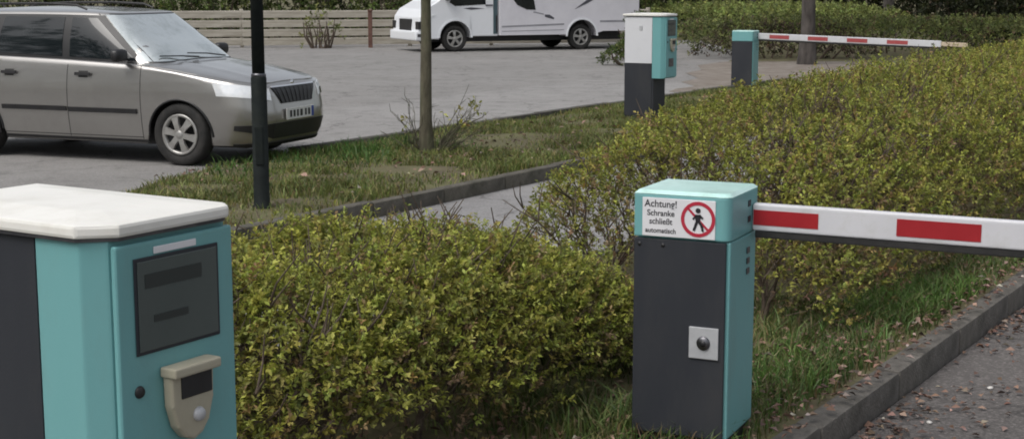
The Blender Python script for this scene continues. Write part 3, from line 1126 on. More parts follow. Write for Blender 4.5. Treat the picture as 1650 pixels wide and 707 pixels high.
# ================================================================== BOARD FENCE
fx0, fy0, fx1, fy1 = -17.0, 40.3, 4.7, 45.1
fl = math.hypot(fx1 - fx0, fy1 - fy0)
fa = math.atan2(fy1 - fy0, fx1 - fx0)
fence = empty('board_fence', (fx0, fy0, -0.03), fa)
props(fence, 'weathered horizontal board fence behind the motorhome', 'fence')
bay = 2.4
nb = int(fl / bay)
bme = []
for k in range(3):
    bm = box_bm((0.004, -0.02, 0), (bay - 0.004, 0.02, 0.20), 0.006, 1)
    rr = random.Random(k)
    for v in bm.verts:
        v.co.z += rr.uniform(-.006, .006)
        v.co.y += rr.uniform(-.004, .004)
    me = bm_mesh(bm, 'board')
    me.materials.append(M['timber'])
    bme.append(me)
for i in range(nb):
    for j in range(4):
        o = bpy.data.objects.new('board', bme[(i * 3 + j) % 3])
        COL.objects.link(o)
        o.parent = fence
        o.location = (i * bay, 0, 0.06 + j * 0.255 + random.uniform(-.006, .006))
        o.rotation_euler = (0, random.uniform(-.004, .004), 0)
pme = bm_mesh(box_bm((-.055, 0.025, -.05), (.055, .135, 1.08), .012, 1), 'post')
pme.materials.append(M['timber'])
for i in range(nb + 1):
    o = bpy.data.objects.new('post', pme)
    COL.objects.link(o)
    o.parent = fence
    o.location = (i * bay, 0, 0)
mk = empty('marker_post', (-4.0, 42.35, -0.03), 0.1)
props(mk, 'short reddish brown post standing in front of the board fence', 'post')
prism('shaft', [(-.06, -.06), (.06, -.06), (.06, .06), (-.06, .06)], -0.05, 1.02, M['timber_post'], mk, bevel=.012)
prism('cap', [(-.075, -.075), (.075, -.075), (.075, .075), (-.075, .075)], 1.02, 1.06, M['timber_post'], mk, bevel=.012)
bush('fence_front_shrub', 'sparse yellow green sapling in front of the board fence', -5.35, 42.0, .5, .35, 1.0, 46, .09, 160,
     [(0.2, 0.22, 0.07), (0.15, 0.17, 0.06)], (1, 1))

# ================================================================== LAMP POST
lp = empty('lamp_post', (-1.97, 11.61, 0.0), 0)
props(lp, 'dark painted lamp post on the grass strip in front of the silver car', 'lamp post')
link('sleeve', lathe_mesh('sleeve', [(0.0, -.05), (.075, -.05), (.075, .02), (.063, .03), (.061, 1.02), (.056, 1.035), (.0, 1.035)], 24, 'z'), M['post'], lp)
link('collar', lathe_mesh('collar', [(.050, 1.03), (.058, 1.036), (.058, 1.050), (.050, 1.058)], 24, 'z'), M['steel'], lp)
link('pole', lathe_mesh('pole', [(0, 1.00), (.050, 1.00), (.048, 2.5), (.042, 4.1), (0, 4.1)], 24, 'z'), M['post'], lp)
link('lamp_head', lathe_mesh('lamp_head', [(.05, 4.05), (.09, 4.1), (.10, 4.15), (.06, 4.16)], 24, 'z'), M['post'], lp)
gl = link('lamp_glass', lathe_mesh('lamp_glass', [(.0, 4.15), (.09, 4.155), (.17, 4.45), (.0, 4.46)], 24, 'z'), M['lens'], lp)
link('lamp_cap', lathe_mesh('lamp_cap', [(.19, 4.45), (.19, 4.48), (.10, 4.56), (0, 4.58)], 24, 'z'), M['post'], lp)
dd = box('service_door', (-.03, -.068, .35), (.03, -.055, .65), M['post'], lp, .004)

# ================================================================== TEXT


def text_obj(name, body, size, mat, parent, loc, rot, offset=0.0, align='LEFT', xs=1.0):
    cu = bpy.data.curves.new(name, 'FONT')
    cu.body = body
    cu.size = size
    cu.align_x = align
    cu.offset = offset
    cu.extrude = 0.0006
    tmp = bpy.data.objects.new(name + '_tmp', cu)
    COL.objects.link(tmp)
    bpy.context.view_layer.update()
    dg = bpy.context.evaluated_depsgraph_get()
    me = bpy.data.meshes.new_from_object(tmp.evaluated_get(dg))
    me.name = name
    bpy.data.objects.remove(tmp)
    bpy.data.curves.remove(cu)
    me.materials.clear()
    o = link(name, me, mat, parent, loc, rot)
    o.scale = (xs, 1, 1)
    return o


# ================================================================== BARRIERS
# local frame: -Y is the face with the door, +X the boom side, origin at the foot of the front left corner


def barrier(label, arm_label, x, y, z, rz, near=True):
    root = empty('barrier_cabinet', (x, y, z), rz)
    props(root, label, 'barrier', 'parking barriers')
    W, D, H, HB = 0.372, 0.35, 0.968, 0.803
    box('foot_plate', (0.01, 0.01, -0.03), (W - 0.01, D - 0.01, 0.05), M['black'], root, .004)
    box('body', (0.006, 0.012, 0.05), (W, D, HB), M['turq'], root, .008)
    dr = box('door', (0.0, -0.004, 0.052), (W - 0.014, 0.0105, HB - 0.003), M['anth'], root, .003)
    # rounded header: front vertical edge on the boom side has a large radius
    poly = [(0, -0.006)]
    rc = 0.035
    for k in range(7):
        a = -math.pi / 2 + k * math.pi / 12
        poly.append((W + 0.002 - rc + rc * math.cos(a), -0.006 + rc + rc * math.sin(a)))
    poly += [(W + 0.002, D + .004), (0, D + .004)]
    hd = prism('header', poly, HB + .003, H, M['turq'], root, bevel=.006, seg=2)
    # low pitched lid
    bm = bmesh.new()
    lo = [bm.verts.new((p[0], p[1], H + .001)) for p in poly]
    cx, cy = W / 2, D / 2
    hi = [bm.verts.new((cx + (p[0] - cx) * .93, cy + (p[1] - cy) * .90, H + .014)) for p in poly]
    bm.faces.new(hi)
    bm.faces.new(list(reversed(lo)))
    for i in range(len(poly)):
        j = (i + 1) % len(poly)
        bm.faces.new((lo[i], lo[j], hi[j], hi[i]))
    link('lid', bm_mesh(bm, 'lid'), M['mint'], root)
    # lock plate
    lx, lz = 0.282, 0.42
    if near:
      lk = box('lock_plate', (lx - .057, -.012, lz - .06), (lx + .057, -.0045, lz + .06), M['plate_grey'], root, .003)
      link('lock_rosette', lathe_mesh('lock_rosette', [(0, -.006), (.024, -.006), (.027, 0), (.027, .004)], 24, 'y'), M['steel'], lk, loc=(lx, -.012, lz))
      link('key_hole', lathe_mesh('key_hole', [(0, -.003), (.011, -.003), (.012, .002)], 16, 'y'), M['black'], lk, loc=(lx, -.018, lz))
    for sx in (.022, .115):
        link('screw', lathe_mesh('screw', [(0, -.003), (.007, -.002), (.008, .002)], 12, 'y'), M['black'], root, loc=(sx, -.005, HB - .025))
    # vents and bolts on the boom side
    for kz in (.92, .86, .74, .70, .66):
        box('slot', (W + .0005, .22, kz - .012), (W + .005, .255, kz + .012), M['anth'] if kz > .8 else M['steel'], root, .002)
    if near:
        # warning sign, lettering raised a hair above the plate
        sx0, sx1, sz0, sz1 = 0.034, 0.318, 0.811, 0.956
        sg = box('warning_sign', (sx0, -.0105, sz0), (sx1, -.0062, sz1), M['sign_white'], root, .002)
        words = [('Achtung!', .037, .922), ('Schranke', .031, .889), ('schließt', .031, .858), ('automatisch', .026, .825)]
        for w_, s_, zz in words:
            text_obj('lettering', w_, s_, M['sign_black'], sg, (sx0 + .073, -.0108, zz), (R(90), 0, 0), .00045, 'CENTER', .95)
        # prohibition pictogram
        px, pz, ro, ri = sx0 + .218, (sz0 + sz1) / 2 + .001, .066, .053
        bm = bmesh.new()
        n = 40
        ring = []
        for i in range(n):
            a = 2 * math.pi * i / n
            ring.append([bm.verts.new((px + r_ * math.cos(a), yy, pz + r_ * math.sin(a))) for r_, yy in ((ro, -.0105), (ro, -.0122), (ri, -.0122), (ri, -.0105))])
        for i in range(n):
            j = (i + 1) % n
            for k in range(4):
                k2 = (k + 1) % 4
                bm.faces.new((ring[i][k], ring[j][k], ring[j][k2], ring[i][k2]))
        link('prohibition_ring', bm_mesh(bm, 'prohibition_ring'), M['sign_red'], sg)
        L_ = ri + .003
        c45 = math.sqrt(.5)
        hw = .0045
        bar = [(px - L_ * c45 - hw * c45, pz + L_ * c45 - hw * c45), (px - L_ * c45 + hw * c45, pz + L_ * c45 + hw * c45),
               (px + L_ * c45 + hw * c45, pz - L_ * c45 + hw * c45), (px + L_ * c45 - hw * c45, pz - L_ * c45 - hw * c45)]
        prism('prohibition_bar', bar, -.0106, -.0116, M['sign_red'], sg, axis='y')
        # walking figure
        bm = bmesh.new()
        segs = [((0, .018), (0, -.006), .011), ((-.002, -.004), (-.016, -.042), .0055), ((.002, -.004), (.014, -.022), .0055), ((.014, -.022), (.020, -.044), .005),
                ((-.004, .016), (-.020, .0), .0042), ((.004, .016), (.019, .004), .0042)]
        for (a, b, w) in segs:
            d = Vector((b[0] - a[0], b[1] - a[1]))
            d.normalize()
            nn = Vector((-d.y, d.x)) * w
            q = [(a[0] + nn.x, a[1] + nn.y), (a[0] - nn.x, a[1] - nn.y), (b[0] - nn.x * .8, b[1] - nn.y * .8), (b[0] + nn.x * .8, b[1] + nn.y * .8)]
            lo = [bm.verts.new((px + p[0], -.0106, pz + p[1])) for p in q]
            hi = [bm.verts.new((px + p[0], -.0130, pz + p[1])) for p in q]
            bm.faces.new(hi)
            for i in range(4):
                j = (i + 1) % 4
                bm.faces.new((lo[i], lo[j], hi[j], hi[i]))
        cyl_bm((px, -.0106, pz + .033), (px, -.0130, pz + .033), .0095, n=16, bm=bm)
        link('walking_figure', bm_mesh(bm, 'walking_figure'), M['sign_black'], sg)

    # boom: swings on the cabinet, so it is a thing of its own
    ay0, ay1 = (0.275, 0.320)
    az = 0.862 if near else 0.885
    ah = 0.052
    L = 3.2 if near else 3.05
    boom = empty('barrier_boom', (0, 0, 0), 0)
    mw = Matrix.Translation((x, y, z)) @ Matrix.Rotation(rz, 4, 'Z') @ Matrix.Translation((W + .004, ay0, az))
    boom.matrix_world = mw @ Matrix.Rotation(R(0.3 if near else 1.6), 4, 'Y')
    props(boom, arm_label, 'barrier boom', 'parking barrier booms')
    box('beam', (0, 0, -ah), (L, ay1 - ay0, ah), M['arm_white'], boom, .010, 3)
    box('rubber_edge', (0.01, .006, -ah - .028), (L, ay1 - ay0 - .006, -ah - .0005), M['rubber'], boom, .005)
    if near:
        stripes = [(0.005, .255, -.029, .029), (.545, .845, -.032, .032), (1.12, 1.42, -.032, .032), (1.70, 2.0, -.032, .032), (2.28, 2.58, -.032, .032), (2.86, 3.16, -.032, .032)]
        mr = M['arm_red']
    else:
        stripes = [(.20 + .66 * k, .54 + .66 * k, -.034, .030) for k in range(4)]
        mr = M['arm_red_far']
    for a, b, c, d in stripes:
        box('red_stripe', (a, -.0018, c), (b, -.0002, d), mr, boom)
    if not near:
        box('beam_tip', (L + .002, .006, -.034), (L + .42, ay1 - ay0 - .006, .034), M['arm_beige'], boom, .008)
    return root


barrier('near turquoise and anthracite barrier cabinet with Achtung warning sign', 'near white boom with wide red stripes and black rubber edge',
        0.462, 5.54, 0.0, R(-25), True)
barrier('far small turquoise barrier cabinet beyond the tall hedge', 'far striped red and white boom with pale tip above the hedge',
        3.75, 25.55, -0.02, R(-25), False)

# ================================================================== TICKET TERMINALS
# local frame: +X along U, +Y = -V (away from the road), front face at y = 0; origin at the front corner nearest the camera


def terminal(label, u, v, side_white, near):
    x, y = uv(u, v)
    root = empty('ticket_terminal', (x, y, 0), LANE_ANG)
    props(root, label, 'ticket terminal', 'ticket terminals')
    W, D, H = 0.365, 0.56, 1.262
    zb = 0.52
    # pedestal
    box('pedestal', (0.012, 0.14, -0.03), (W - .012, D - .01, zb + .05), M['anth'], root, .006)
    col_y = 0.160
    head = [(.037, -.002), (W - .012, -.002), (W - .002, .012), (W - .002, col_y), (.002, col_y), (.002, .040)]
    prism('head', head, zb, H, M['turq'], root, bevel=.005)
    # rear casing: side panels on each flank
    box('casing', (.012, col_y + .002, zb + .052), (W - .012, D - .012, H), M['anth'], root, .004)
    for sx in (0, 1):
        xa, xb = (0.004, 0.0118) if sx == 0 else (W - .0118, W - .004)
        if side_white:
            box('side_panel', (xa, col_y + .004, .70), (xb, D - .006, H - .004), M['panel_white'], root, .002)
            box('lower_side_panel', (xa, col_y + .004, .06), (xb, D - .006, .696), M['anth'], root, .002)
        else:
            box('side_panel', (xa, col_y + .004, .06), (xb, D - .006, H - .004), M['anth'], root, .002)
    if side_white:
        box('badge', (-.002, .30, 1.10), (.0035, .345, 1.15), M['plate_grey'], root, .001)
    # front door sits proud of the head
    box('front_door', (.039, -.018, zb + .012), (W - .004, -.0025, H - .011), M['turq'], root, .007, 3)
    # lid: tray with chamfered near corner, slightly domed
    lp_ = [(.045, -.026), (W - .02, -.026), (W + .008, .01), (W + .008, D + .02), (-.012, D + .02), (-.012, .034)]
    bm = prism_bm(lp_, H + .006, H + .032, bevel=.007, seg=2)
    link('lid', bm_mesh(bm, 'lid'), M['white'], root)
    bm = bmesh.new()
    cx, cy = W / 2, D / 2
    lo = [bm.verts.new((cx + (p[0] - cx) * .95, cy + (p[1] - cy) * .965, H + .0315)) for p in lp_]
    hi = [bm.verts.new((cx + (p[0] - cx) * .5, cy + (p[1] - cy) * .6, H + .042)) for p in lp_]
    bm.faces.new(hi)
    for i in range(6):
        j = (i + 1) % 6
        bm.faces.new((lo[i], lo[j], hi[j], hi[i]))
    link('lid_crown', bm_mesh(bm, 'lid_crown'), M['white'], root)
    prism('lid_gasket', [(cx + (p[0] - cx) * .97, cy + (p[1] - cy) * .975) for p in lp_], H - .001, H + .0055, M['steel'], root)
    # name strip
    box('name_strip', (.136, -.0215, 1.224), (.252, -.0185, 1.238), M['sign_white'], root, .0015)
    # display window in a thin frame
    fr = box('display_frame', (.082, -.0215, 1.030), (.314, -.0184, 1.221), M['anth'], root, .002)
    box('display_window', (.089, -.0235, 1.037), (.307, -.0217, 1.214), M['screen'], fr, .001)
    box('display_text', (.107, -.0246, 1.160), (.262, -.0237, 1.188), M['screen_text'], fr)
    box('display_text', (.128, -.0246, 1.091), (.221, -.0237, 1.105), M['screen_text'], fr)
    # lock
    link('lock', lathe_mesh('lock', [(0, -.004), (.010, -.004), (.0125, .0), (.0125, .003)], 20, 'y'), M['black'], root, loc=(.087, -.0195, .959))
    # ticket mouth: shield shaped beige bezel with a hooded slot
    sh = [(.146, .99), (.268, .99), (.266, .915), (.252, .870), (.232, .846), (.207, .836), (.182, .846), (.162, .870), (.148, .915)]
    bz = prism('ticket_mouth', sh, -.0455, -.0186, M['beige'], root, bevel=.009, axis='y', seg=3)
    box('hood', (.141, -.062, .976), (.273, -.0188, .997), M['beige'], bz, .006, 3)
    box('slot', (.172, -.0475, .928), (.258, -.0450, .973), M['black'], bz, .002)
    link('button', lathe_mesh('button', [(0, -.010), (.012, -.008), (.015, -.002), (.015, .002)], 20, 'y'), M['plate_grey'], bz, loc=(.218, -.046, .888))
    # intercom below
    box('speaker_grille', (.12, -.0215, .66), (.26, -.0185, .76), M['steel'], root, .002)
    if side_white:
        root.scale = (1, 1, 1.055)
    return root


terminal('large near ticket terminal with cream white lid and grey display', 1.915, -2.11, False, True)
terminal('far ticket terminal with white upper side panel above anthracite base', 17.2, -8.40, True, False)

# ================================================================== VEHICLE PARTS


def lerp(a, b, t):
    return a + (b - a) * t


def make_wheel(parent, x, y, r, w, side, spokes=7, seed=0):
    """side=+1: outer face towards +y"""
    root = empty('wheel', (x, y, r), 0)
    root.parent = parent
    if side < 0:
        root.rotation_euler = (0, 0, math.pi)
    ri = r * 0.665
    prof = [(ri, -w / 2), (r * .93, -w / 2), (r * .985, -w * .40), (r, -w * .25), (r, w * .25), (r * .985, w * .40), (r * .93, w / 2), (ri + .012, w / 2 - .004), (ri, w / 2 - .02)]
    link('tyre', lathe_mesh('tyre', prof, 44, 'y'), M['tyre'], root)
    dish = link('rim_back', lathe_mesh('rim_back', [(0, w * .18), (ri * .98, w * .18), (ri, w * .30)], 36, 'y'), M['black'], root)
    # wheel cover: outer ring, spokes, hub
    bm = bmesh.new()
    rim = lathe_mesh('tmp_ring', [(ri * .995, w / 2 - .012), (ri * .97, w / 2 + .002), (ri * .84, w / 2 - .008), (ri * .82, w * .28)], 44, 'y')
    bm.from_mesh(rim)
    bpy.data.meshes.remove(rim)
    for k in range(spokes):
        a = 2 * math.pi * k / spokes + .2
        ca, sa = math.cos(a), math.sin(a)
        r0_, r1_ = ri * .10, ri * .88
        w0, w1 = ri * .15, ri * .20
        pts = []
        for (rr_, ww, yy) in ((r0_, w0, w / 2 + .004), (ri * .5, ri * .13, w / 2 + .006), (r1_, w1, w / 2 - .006)):
            for sgn in (-1, 1):
                pts.append((rr_ * ca - sgn * ww * sa, yy, rr_ * sa + sgn * ww * ca))
        top = [bm.verts.new(p) for p in pts]
        bot = [bm.verts.new((p[0], p[1] - .03, p[2])) for p in pts]
        for q in ((0, 1, 3, 2), (2, 3, 5, 4)):
            bm.faces.new([top[i] for i in q])
        for (i, j) in ((0, 2), (2, 4), (1, 3), (3, 5)):
            bm.faces.new((top[i], top[j], bot[j], bot[i]))
    link('wheel_cover', bm_mesh(bm, 'wheel_cover', False), M['rim'], root)
    link('hub_cap', lathe_mesh('hub_cap', [(0, w / 2 + .014), (ri * .17, w / 2 + .010), (ri * .22, w / 2 + .001), (ri * .22, w * .3)], 24, 'y'), M['rim'], root)
    return root


# ================================================================== SILVER ESTATE CAR


def build_car():
    root = empty('parked_car', (0, 0, 0), 0)
    props(root, 'silver estate car parked beyond the grass strip, nose towards the lamp post', 'car')
    N = 6.0

    def ip(z, zs, vs):
        return float(np.interp(z, zs, vs))

    def xf(z):
        return ip(z, [.15, .25, .42, .50, .60, .70, .78, .90, 1.0], [1.97, 2.03, 2.07, 2.065, 2.045, 2.025, 1.985, 1.90, 1.85])

    def xr(z):
        return ip(z, [.15, .3, .5, .8, 1.05], [-2.08, -2.15, -2.16, -2.10, -2.06])

    def ww(z):
        return ip(z, [.15, .25, .38, .55, .70, .80, .90, .97, 1.05], [.74, .785, .805, .822, .822, .812, .795, .775, .755])

    def low(rx, ry, z):
        """rx, ry on the unit superellipse"""
        a = (xf(z) - xr(z)) / 2
        c = (xf(z) + xr(z)) / 2
        return Vector((c + a * rx, ww(z) * ry, z))

    def low_y(yf, z):          # front face point at lateral fraction
        return low((1 - abs(yf) ** N) ** (1 / N), yf, z)

    def low_x(x, z):           # left flank point at x
        a = (xf(z) - xr(z)) / 2
        c = (xf(z) + xr(z)) / 2
        rx = max(-1, min(1, (x - c) / a))
        return Vector((x, ww(z) * (1 - abs(rx) ** N) ** (1 / N), z))

    def hood_c(x):
        return ip(x, [.6, .9, 1.2, 1.5, 1.75, 1.9, 1.98, 2.05], [1.01, .985, .945, .895, .845, .805, .775, .74])

    def hood(x, y):
        return hood_c(x) - .035 * (abs(y) / .8) ** 2 - .02 * max(0, (abs(y) - .6) / .2) ** 2

    def belt(x):
        return ip(x, [-2.2, -1.0, 0.0, .7, .85], [1.03, 1.015, .985, .955, .955])

    def ztop(x, y):
        if x > .85:
            return hood(x, y)
        if x < .60:
            return belt(x)
        t = (x - .60) / .25
        return lerp(belt(x), hood(x, y), t)

    RW, XA, XB = .345, 1.23, -1.23

    def zbot(x, y):
        b = ip(x, [-2.2, -1.9, -1.6, 1.6, 1.9, 2.1], [.27, .24, .20, .20, .20, .185])
        if abs(y) > .5:
            for xa in (XA, XB):
                d = abs(x - xa)
                if d < RW:
                    b = max(b, .285 + math.sqrt(RW * RW - d * d))
        return b

    # samples on half outline, front centre to rear centre
    S = []
    for i in range(17):
        yf = .86 * i / 16
        S.append(((1 - yf ** N) ** (1 / N), yf))
    x0 = S[-1][0]
    for i in range(1, 170):
        rx = lerp(x0, -x0, i / 170)
        S.append((rx, (1 - abs(rx) ** N) ** (1 / N)))
    for i in range(9):
        yf = .86 * (1 - i / 8)
        S.append((-(1 - yf ** N) ** (1 / N), yf))
    NT = 18

    def half(sgn):
        rows = []
        for rx, ry in S:
            p0 = low(rx, ry, .5)
            zt = ztop(p0.x, p0.y)
            for _ in range(3):
                pt = low(rx, ry, zt)
                zt = ztop(pt.x, pt.y)
            zb_ = zbot(p0.x, p0.y)
            row = []
            # under-lip turned inwards
            pl = low(rx, ry, zb_)
            row.append(Vector((pl.x * .985, pl.y - .03 if pl.y > .06 else pl.y * .6, zb_ + .005)))
            for k in range(NT + 1):
                z = lerp(zb_, zt - .012, k / NT)
                row.append(low(rx, ry, z))
            pt = low(rx, ry, zt)
            # shoulder roll
            row.append(Vector((pt.x * .997, pt.y * .992, zt - .003)))
            row.append(Vector((pt.x * .992, pt.y * .978, ztop(pt.x, pt.y) + .003)))
            if pt.x <= .86:
                row.append(Vector((pt.x, pt.y * .93, zt + .004)))
            else:
                row.append(Vector((pt.x * .985, pt.y * .955, hood(pt.x * .985, pt.y * .955) + .002)))
            rows.append([Vector((p.x, p.y * sgn, p.z)) for p in row])
        return rows

    L_, Rr = half(1), half(-1)
    body_pts = list(reversed(Rr)) + L_[1:]
    link('body_shell', grid_mesh('body_shell', body_pts), M['silver'], root)

    # bonnet: plan lattice, front edge follows the nose outline
    edge = [(r[-1].x, r[-1].y) for r in L_ if r[-1].x > .75]
    ex = [e[0] for e in edge][::-1]
    ey = [e[1] for e in edge][::-1]

    def nose_x(y):
        ay = abs(y)
        ys_ = [e[1] for e in edge if e[0] > 1.2]
        xs_ = [e[0] for e in edge if e[0] > 1.2]
        return float(np.interp(ay, ys_, xs_))

    pts = []
    for i in range(29):
        row = []
        for j in range(-14, 15):
            yf = j / 14
            yy = yf * .745
            xn = nose_x(yy) - .004
            x_ = lerp(.78, xn, i / 28)
            ym = float(np.interp(x_, ex, ey)) if x_ < 1.3 else .745
            yb = yf * min(.772, max(.745, float(np.interp(x_, ex, ey))))
            if x_ > 1.55:
                yb = yf * .745
            else:
                yb = yf * lerp(.765, .745, max(0, min(1, (x_ - .9) / .65)))
            row.append(Vector((x_, yb, hood(x_, yb) + .004 + .006 * (1 - yf * yf) + (.004 if abs(abs(yf) - .55) < .08 else 0))))
        pts.append(row)
    link('bonnet', grid_mesh('bonnet', pts, thick=.02, thick_dir=(0, 0, 1)), M['silver'], root)
    # filler under the cabin side so no gap shows between shell and cabin
    box('floor_pan', (-1.98, -.60, .17), (1.85, .60, .60), M['trim'], root, .02)
    box('cabin_floor', (-1.95, -.70, .66), (.72, .70, .93), M['trim'], root, .02)
    box('wheel_well', (.78, -.70, .66), (1.68, .70, .74), M['trim'], root, .02)

    # ---- cabin
    NG = 7.0

    def g_par(t):
        f = lerp(1.0, .34, max(t, 0) ** .97)
        r = lerp(-2.08, -1.80, max(t, 0) ** 1.2)
        w = lerp(.752, .590, t) + .022 * 4 * t * (1 - t)
        return (f + r) / 2, (f - r) / 2, w

    def z_roof(x):
        return 1.447 - .022 * ((x + .55) / 1.3) ** 2

    def g_z(x, y, t):
        # height of the cabin base follows belt or bonnet
        zb_ = belt(x) - .01 if x < .7 else max(hood(x, y) - .015, .90)
        return lerp(zb_, z_roof(x), t)

    def g_pt(rx, ry, t):
        c, a, w = g_par(t)
        x, y = c + a * rx, w * ry
        return Vector((x, y, g_z(x, y, t)))

    def g_front(yf, t):
        return g_pt((1 - abs(yf) ** NG) ** (1 / NG), yf, t)

    def g_side(x, t):
        c, a, w = g_par(t)
        rx = max(-1, min(1, (x - c) / a))
        return Vector((x, w * (1 - abs(rx) ** NG) ** (1 / NG), g_z(x, w, t)))

    SG = []
    for i in range(17):
        yf = .9 * i / 16
        SG.append(((1 - yf ** NG) ** (1 / NG), yf))
    x0 = SG[-1][0]
    for i in range(1, 60):
        rx = lerp(x0, -x0, i / 60)
        SG.append((rx, (1 - abs(rx) ** NG) ** (1 / NG)))
    for i in range(9):
        yf = .9 * (1 - i / 8)
        SG.append((-(1 - yf ** NG) ** (1 / NG), yf))
    full = [(rx, -ry) for rx, ry in reversed(SG)] + SG[1:]
    pts = []
    for rx, ry in full:
        row = [g_pt(rx, ry, k / 12) for k in range(13)]
        c, a, w = g_par(1.0)
        for k in (.985, .955, .90, .78, .6, .4, .2, 0.0):
            x, y = c + a * rx * k, w * ry * k
            z = z_roof(c + a * rx) * k + z_roof(x) * (1 - k)
            row.append(Vector((x, y, z + .052 * (1 - k ** 2.6) ** .8)))
        pts.append(row)
    link('cabin', grid_mesh('cabin', pts), M['silver'], root)

    # ---- glass: panes laid 4 mm proud of the cabin
    def front_pane(name, y0f, y1f, t0, t1, mat, off=.005, ni=24, nj=8):
        pp = []
        for i in range(ni + 1):
            row = []
            for j in range(nj + 1):
                t = lerp(t0, t1, j / nj)
                p = g_front(lerp(y0f, y1f, i / ni), t)
                row.append(p + Vector((off * .6, 0, off * .8)))
            pp.append(row)
        return link(name, grid_mesh(name, pp, thick=.004, thick_dir=(.6, 0, .8)), mat, root)

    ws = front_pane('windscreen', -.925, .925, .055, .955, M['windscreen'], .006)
    fr = front_pane('windscreen_seal', -.955, .955, .015, .985, M['trim'], .002)
    fr.parent = ws
    # scuttle and wipers
    sc_ = front_pane('scuttle', -.97, .97, -.035, .05, M['trim'], .009, nj=3)
    for (ya, yb, ta, tb) in ((.55, -.25, .05, .13), (-.1, -.8, .05, .12)):
        T = Tubes(6)
        T.add([g_front(ya, ta) + Vector((.02, 0, .022)), g_front((ya + yb) / 2, (ta + tb) / 2) + Vector((.022, 0, .026)), g_front(yb, tb) + Vector((.02, 0, .02))], [.008, .007, .006])
        link('wiper', T.mesh('wiper'), M['trim'], root)

    def side_pane(name, sgn, xa, xb, t0, t1, mat, off, parent=root, ni=12, nj=6):
        """xa, xb: (x at t0, x at t1) for rear and front edges"""
        pp = []
        for i in range(ni + 1):
            row = []
            for j in range(nj + 1):
                f = j / nj
                t = lerp(t0, t1, f)
                x = lerp(lerp(xa[0], xa[1], f), lerp(xb[0], xb[1], f), i / ni)
                p = g_side(x, t)
                row.append(Vector((p.x, (p.y + off) * sgn, p.z + off * .25)))
            pp.append(row)
        return link(name, grid_mesh(name, pp, thick=.004, thick_dir=(0, sgn, 0)), mat, parent)

    for sgn in (1, -1):
        band = side_pane('window_surround', sgn, (-1.93, -1.76), (.80, .24), .02, .95, M['trim'], .003, ni=30)
        side_pane('front_side_window', sgn, (-.06, -.10), (.70, .185), .085, .89, M['auto_glass'], .007)
        side_pane('rear_side_window', sgn, (-.95, -.93), (-.15, -.19), .085, .89, M['auto_glass'], .007)
        side_pane('quarter_window', sgn, (-1.80, -1.68), (-1.04, -1.02), .10, .87, M['auto_glass'], .007)

    # rear window
    pp = []
    for i in range(13):
        row = []
        for j in range(6):
            yf = lerp(-.85, .85, i / 12)
            p = g_pt(-(1 - abs(yf) ** NG) ** (1 / NG), yf, lerp(.12, .88, j / 5))
            row.append(p + Vector((-.006, 0, .002)))
        pp.append(row)
    link('rear_window', grid_mesh('rear_window', pp, thick=.004, thick_dir=(-1, 0, 0)), M['auto_glass'], root)

    # ---- nose details, panels on the front surface
    def nose_pane(name, fn, mat, off, parent=root, ni=16, nj=5, th=.008):
        """fn(i,j in 0..1) -> (lateral fraction, height)"""
        pp = []
        for i in range(ni + 1):
            row = []
            for j in range(nj + 1):
                yf, z = fn(i / ni, j / nj)
                p = low_y(yf, z)
                q = low_y(min(abs(yf) + .01, .99) * (1 if yf >= 0 else -1), z)
                tg = (q - p)
                nv = Vector((abs(tg.y), -tg.x * (1 if tg.y >= 0 else -1), 0))
                nv = nv.normalized() if nv.length > 1e-6 else Vector((1, 0, 0))
                if nv.x < 0:
                    nv = -nv
                row.append(p + nv * off)
            pp.append(row)
        return link(name, grid_mesh(name, pp, thick=th, thick_dir=(1, 0, 0)), mat, parent)

    gr = nose_pane('grille', lambda a, b: (lerp(-1, 1, a) * lerp(.34, .49, b), lerp(.585, .742, b)), M['trim'], .010)
    for k in range(9):
        yc = lerp(-.36, .36, k / 8)
        nose_pane('grille_bar', lambda a, b, yc=yc: ((yc + lerp(-.006, .006, a)) * lerp(.95, 1.15, b), lerp(.592, .736, b)), M['trim'], .016, gr, 2, 3, .006)
    nose_pane('grille_chrome', lambda a, b: (lerp(-.49, .49, a), lerp(.743, .757, b)), M['chrome'], .012, gr, 16, 2, .008)
    p = low_y(0, .762)
    link('badge', lathe_mesh('badge', [(0, .008), (.03, .006), (.034, 0)], 20, 'y'), M['chrome'], root, loc=(p.x + .006, 0, .768), rot=(0, 0, R(-90)))
    for sgn in (1, -1):
        def hl(a, b, s=sgn):
            yf = lerp(.545, .945, a)
            zlo = lerp(.622, .675, a)
            zhi = lerp(.735, .795, a)
            return (s * yf, lerp(zlo, zhi, b))
        h_ = nose_pane('headlight', hl, M['lamp'], .008, root, 12, 5, .006)

        def hl2(a, b, s=sgn):
            yf = lerp(.60, .74, a)
            return (s * yf, lerp(.635, .70, b))
        nose_pane('lamp_reflector', hl2, M['chrome'], .013, h_, 6, 4, .004)
        nose_pane('fog_recess', lambda a, b, s=sgn: (s * lerp(.552, .905, a), lerp(.258 + .09 * a, .405 - .01 * a, b)), M['trim'], .006, root, 8, 3)
    nose_pane('lower_intake', lambda a, b: (lerp(-.55, .55, a), lerp(.255, .405, b)), M['trim'], .010, root, 16, 3)
    nose_pane('front_splitter', lambda a, b: (lerp(-.9, .9, a), lerp(.185, .215, b)), M['trim'], .012, root, 20, 2)
    # number plate, flat
    px_ = xf(.48) + .016
    pl = box('number_plate', (px_, -.26, .425), (px_ + .010, .26, .535), M['plate'], root, .003)
    box('plate_band', (px_ + .0102, .215, .43), (px_ + .0125, .255, .53), M['plate_blue'], pl)
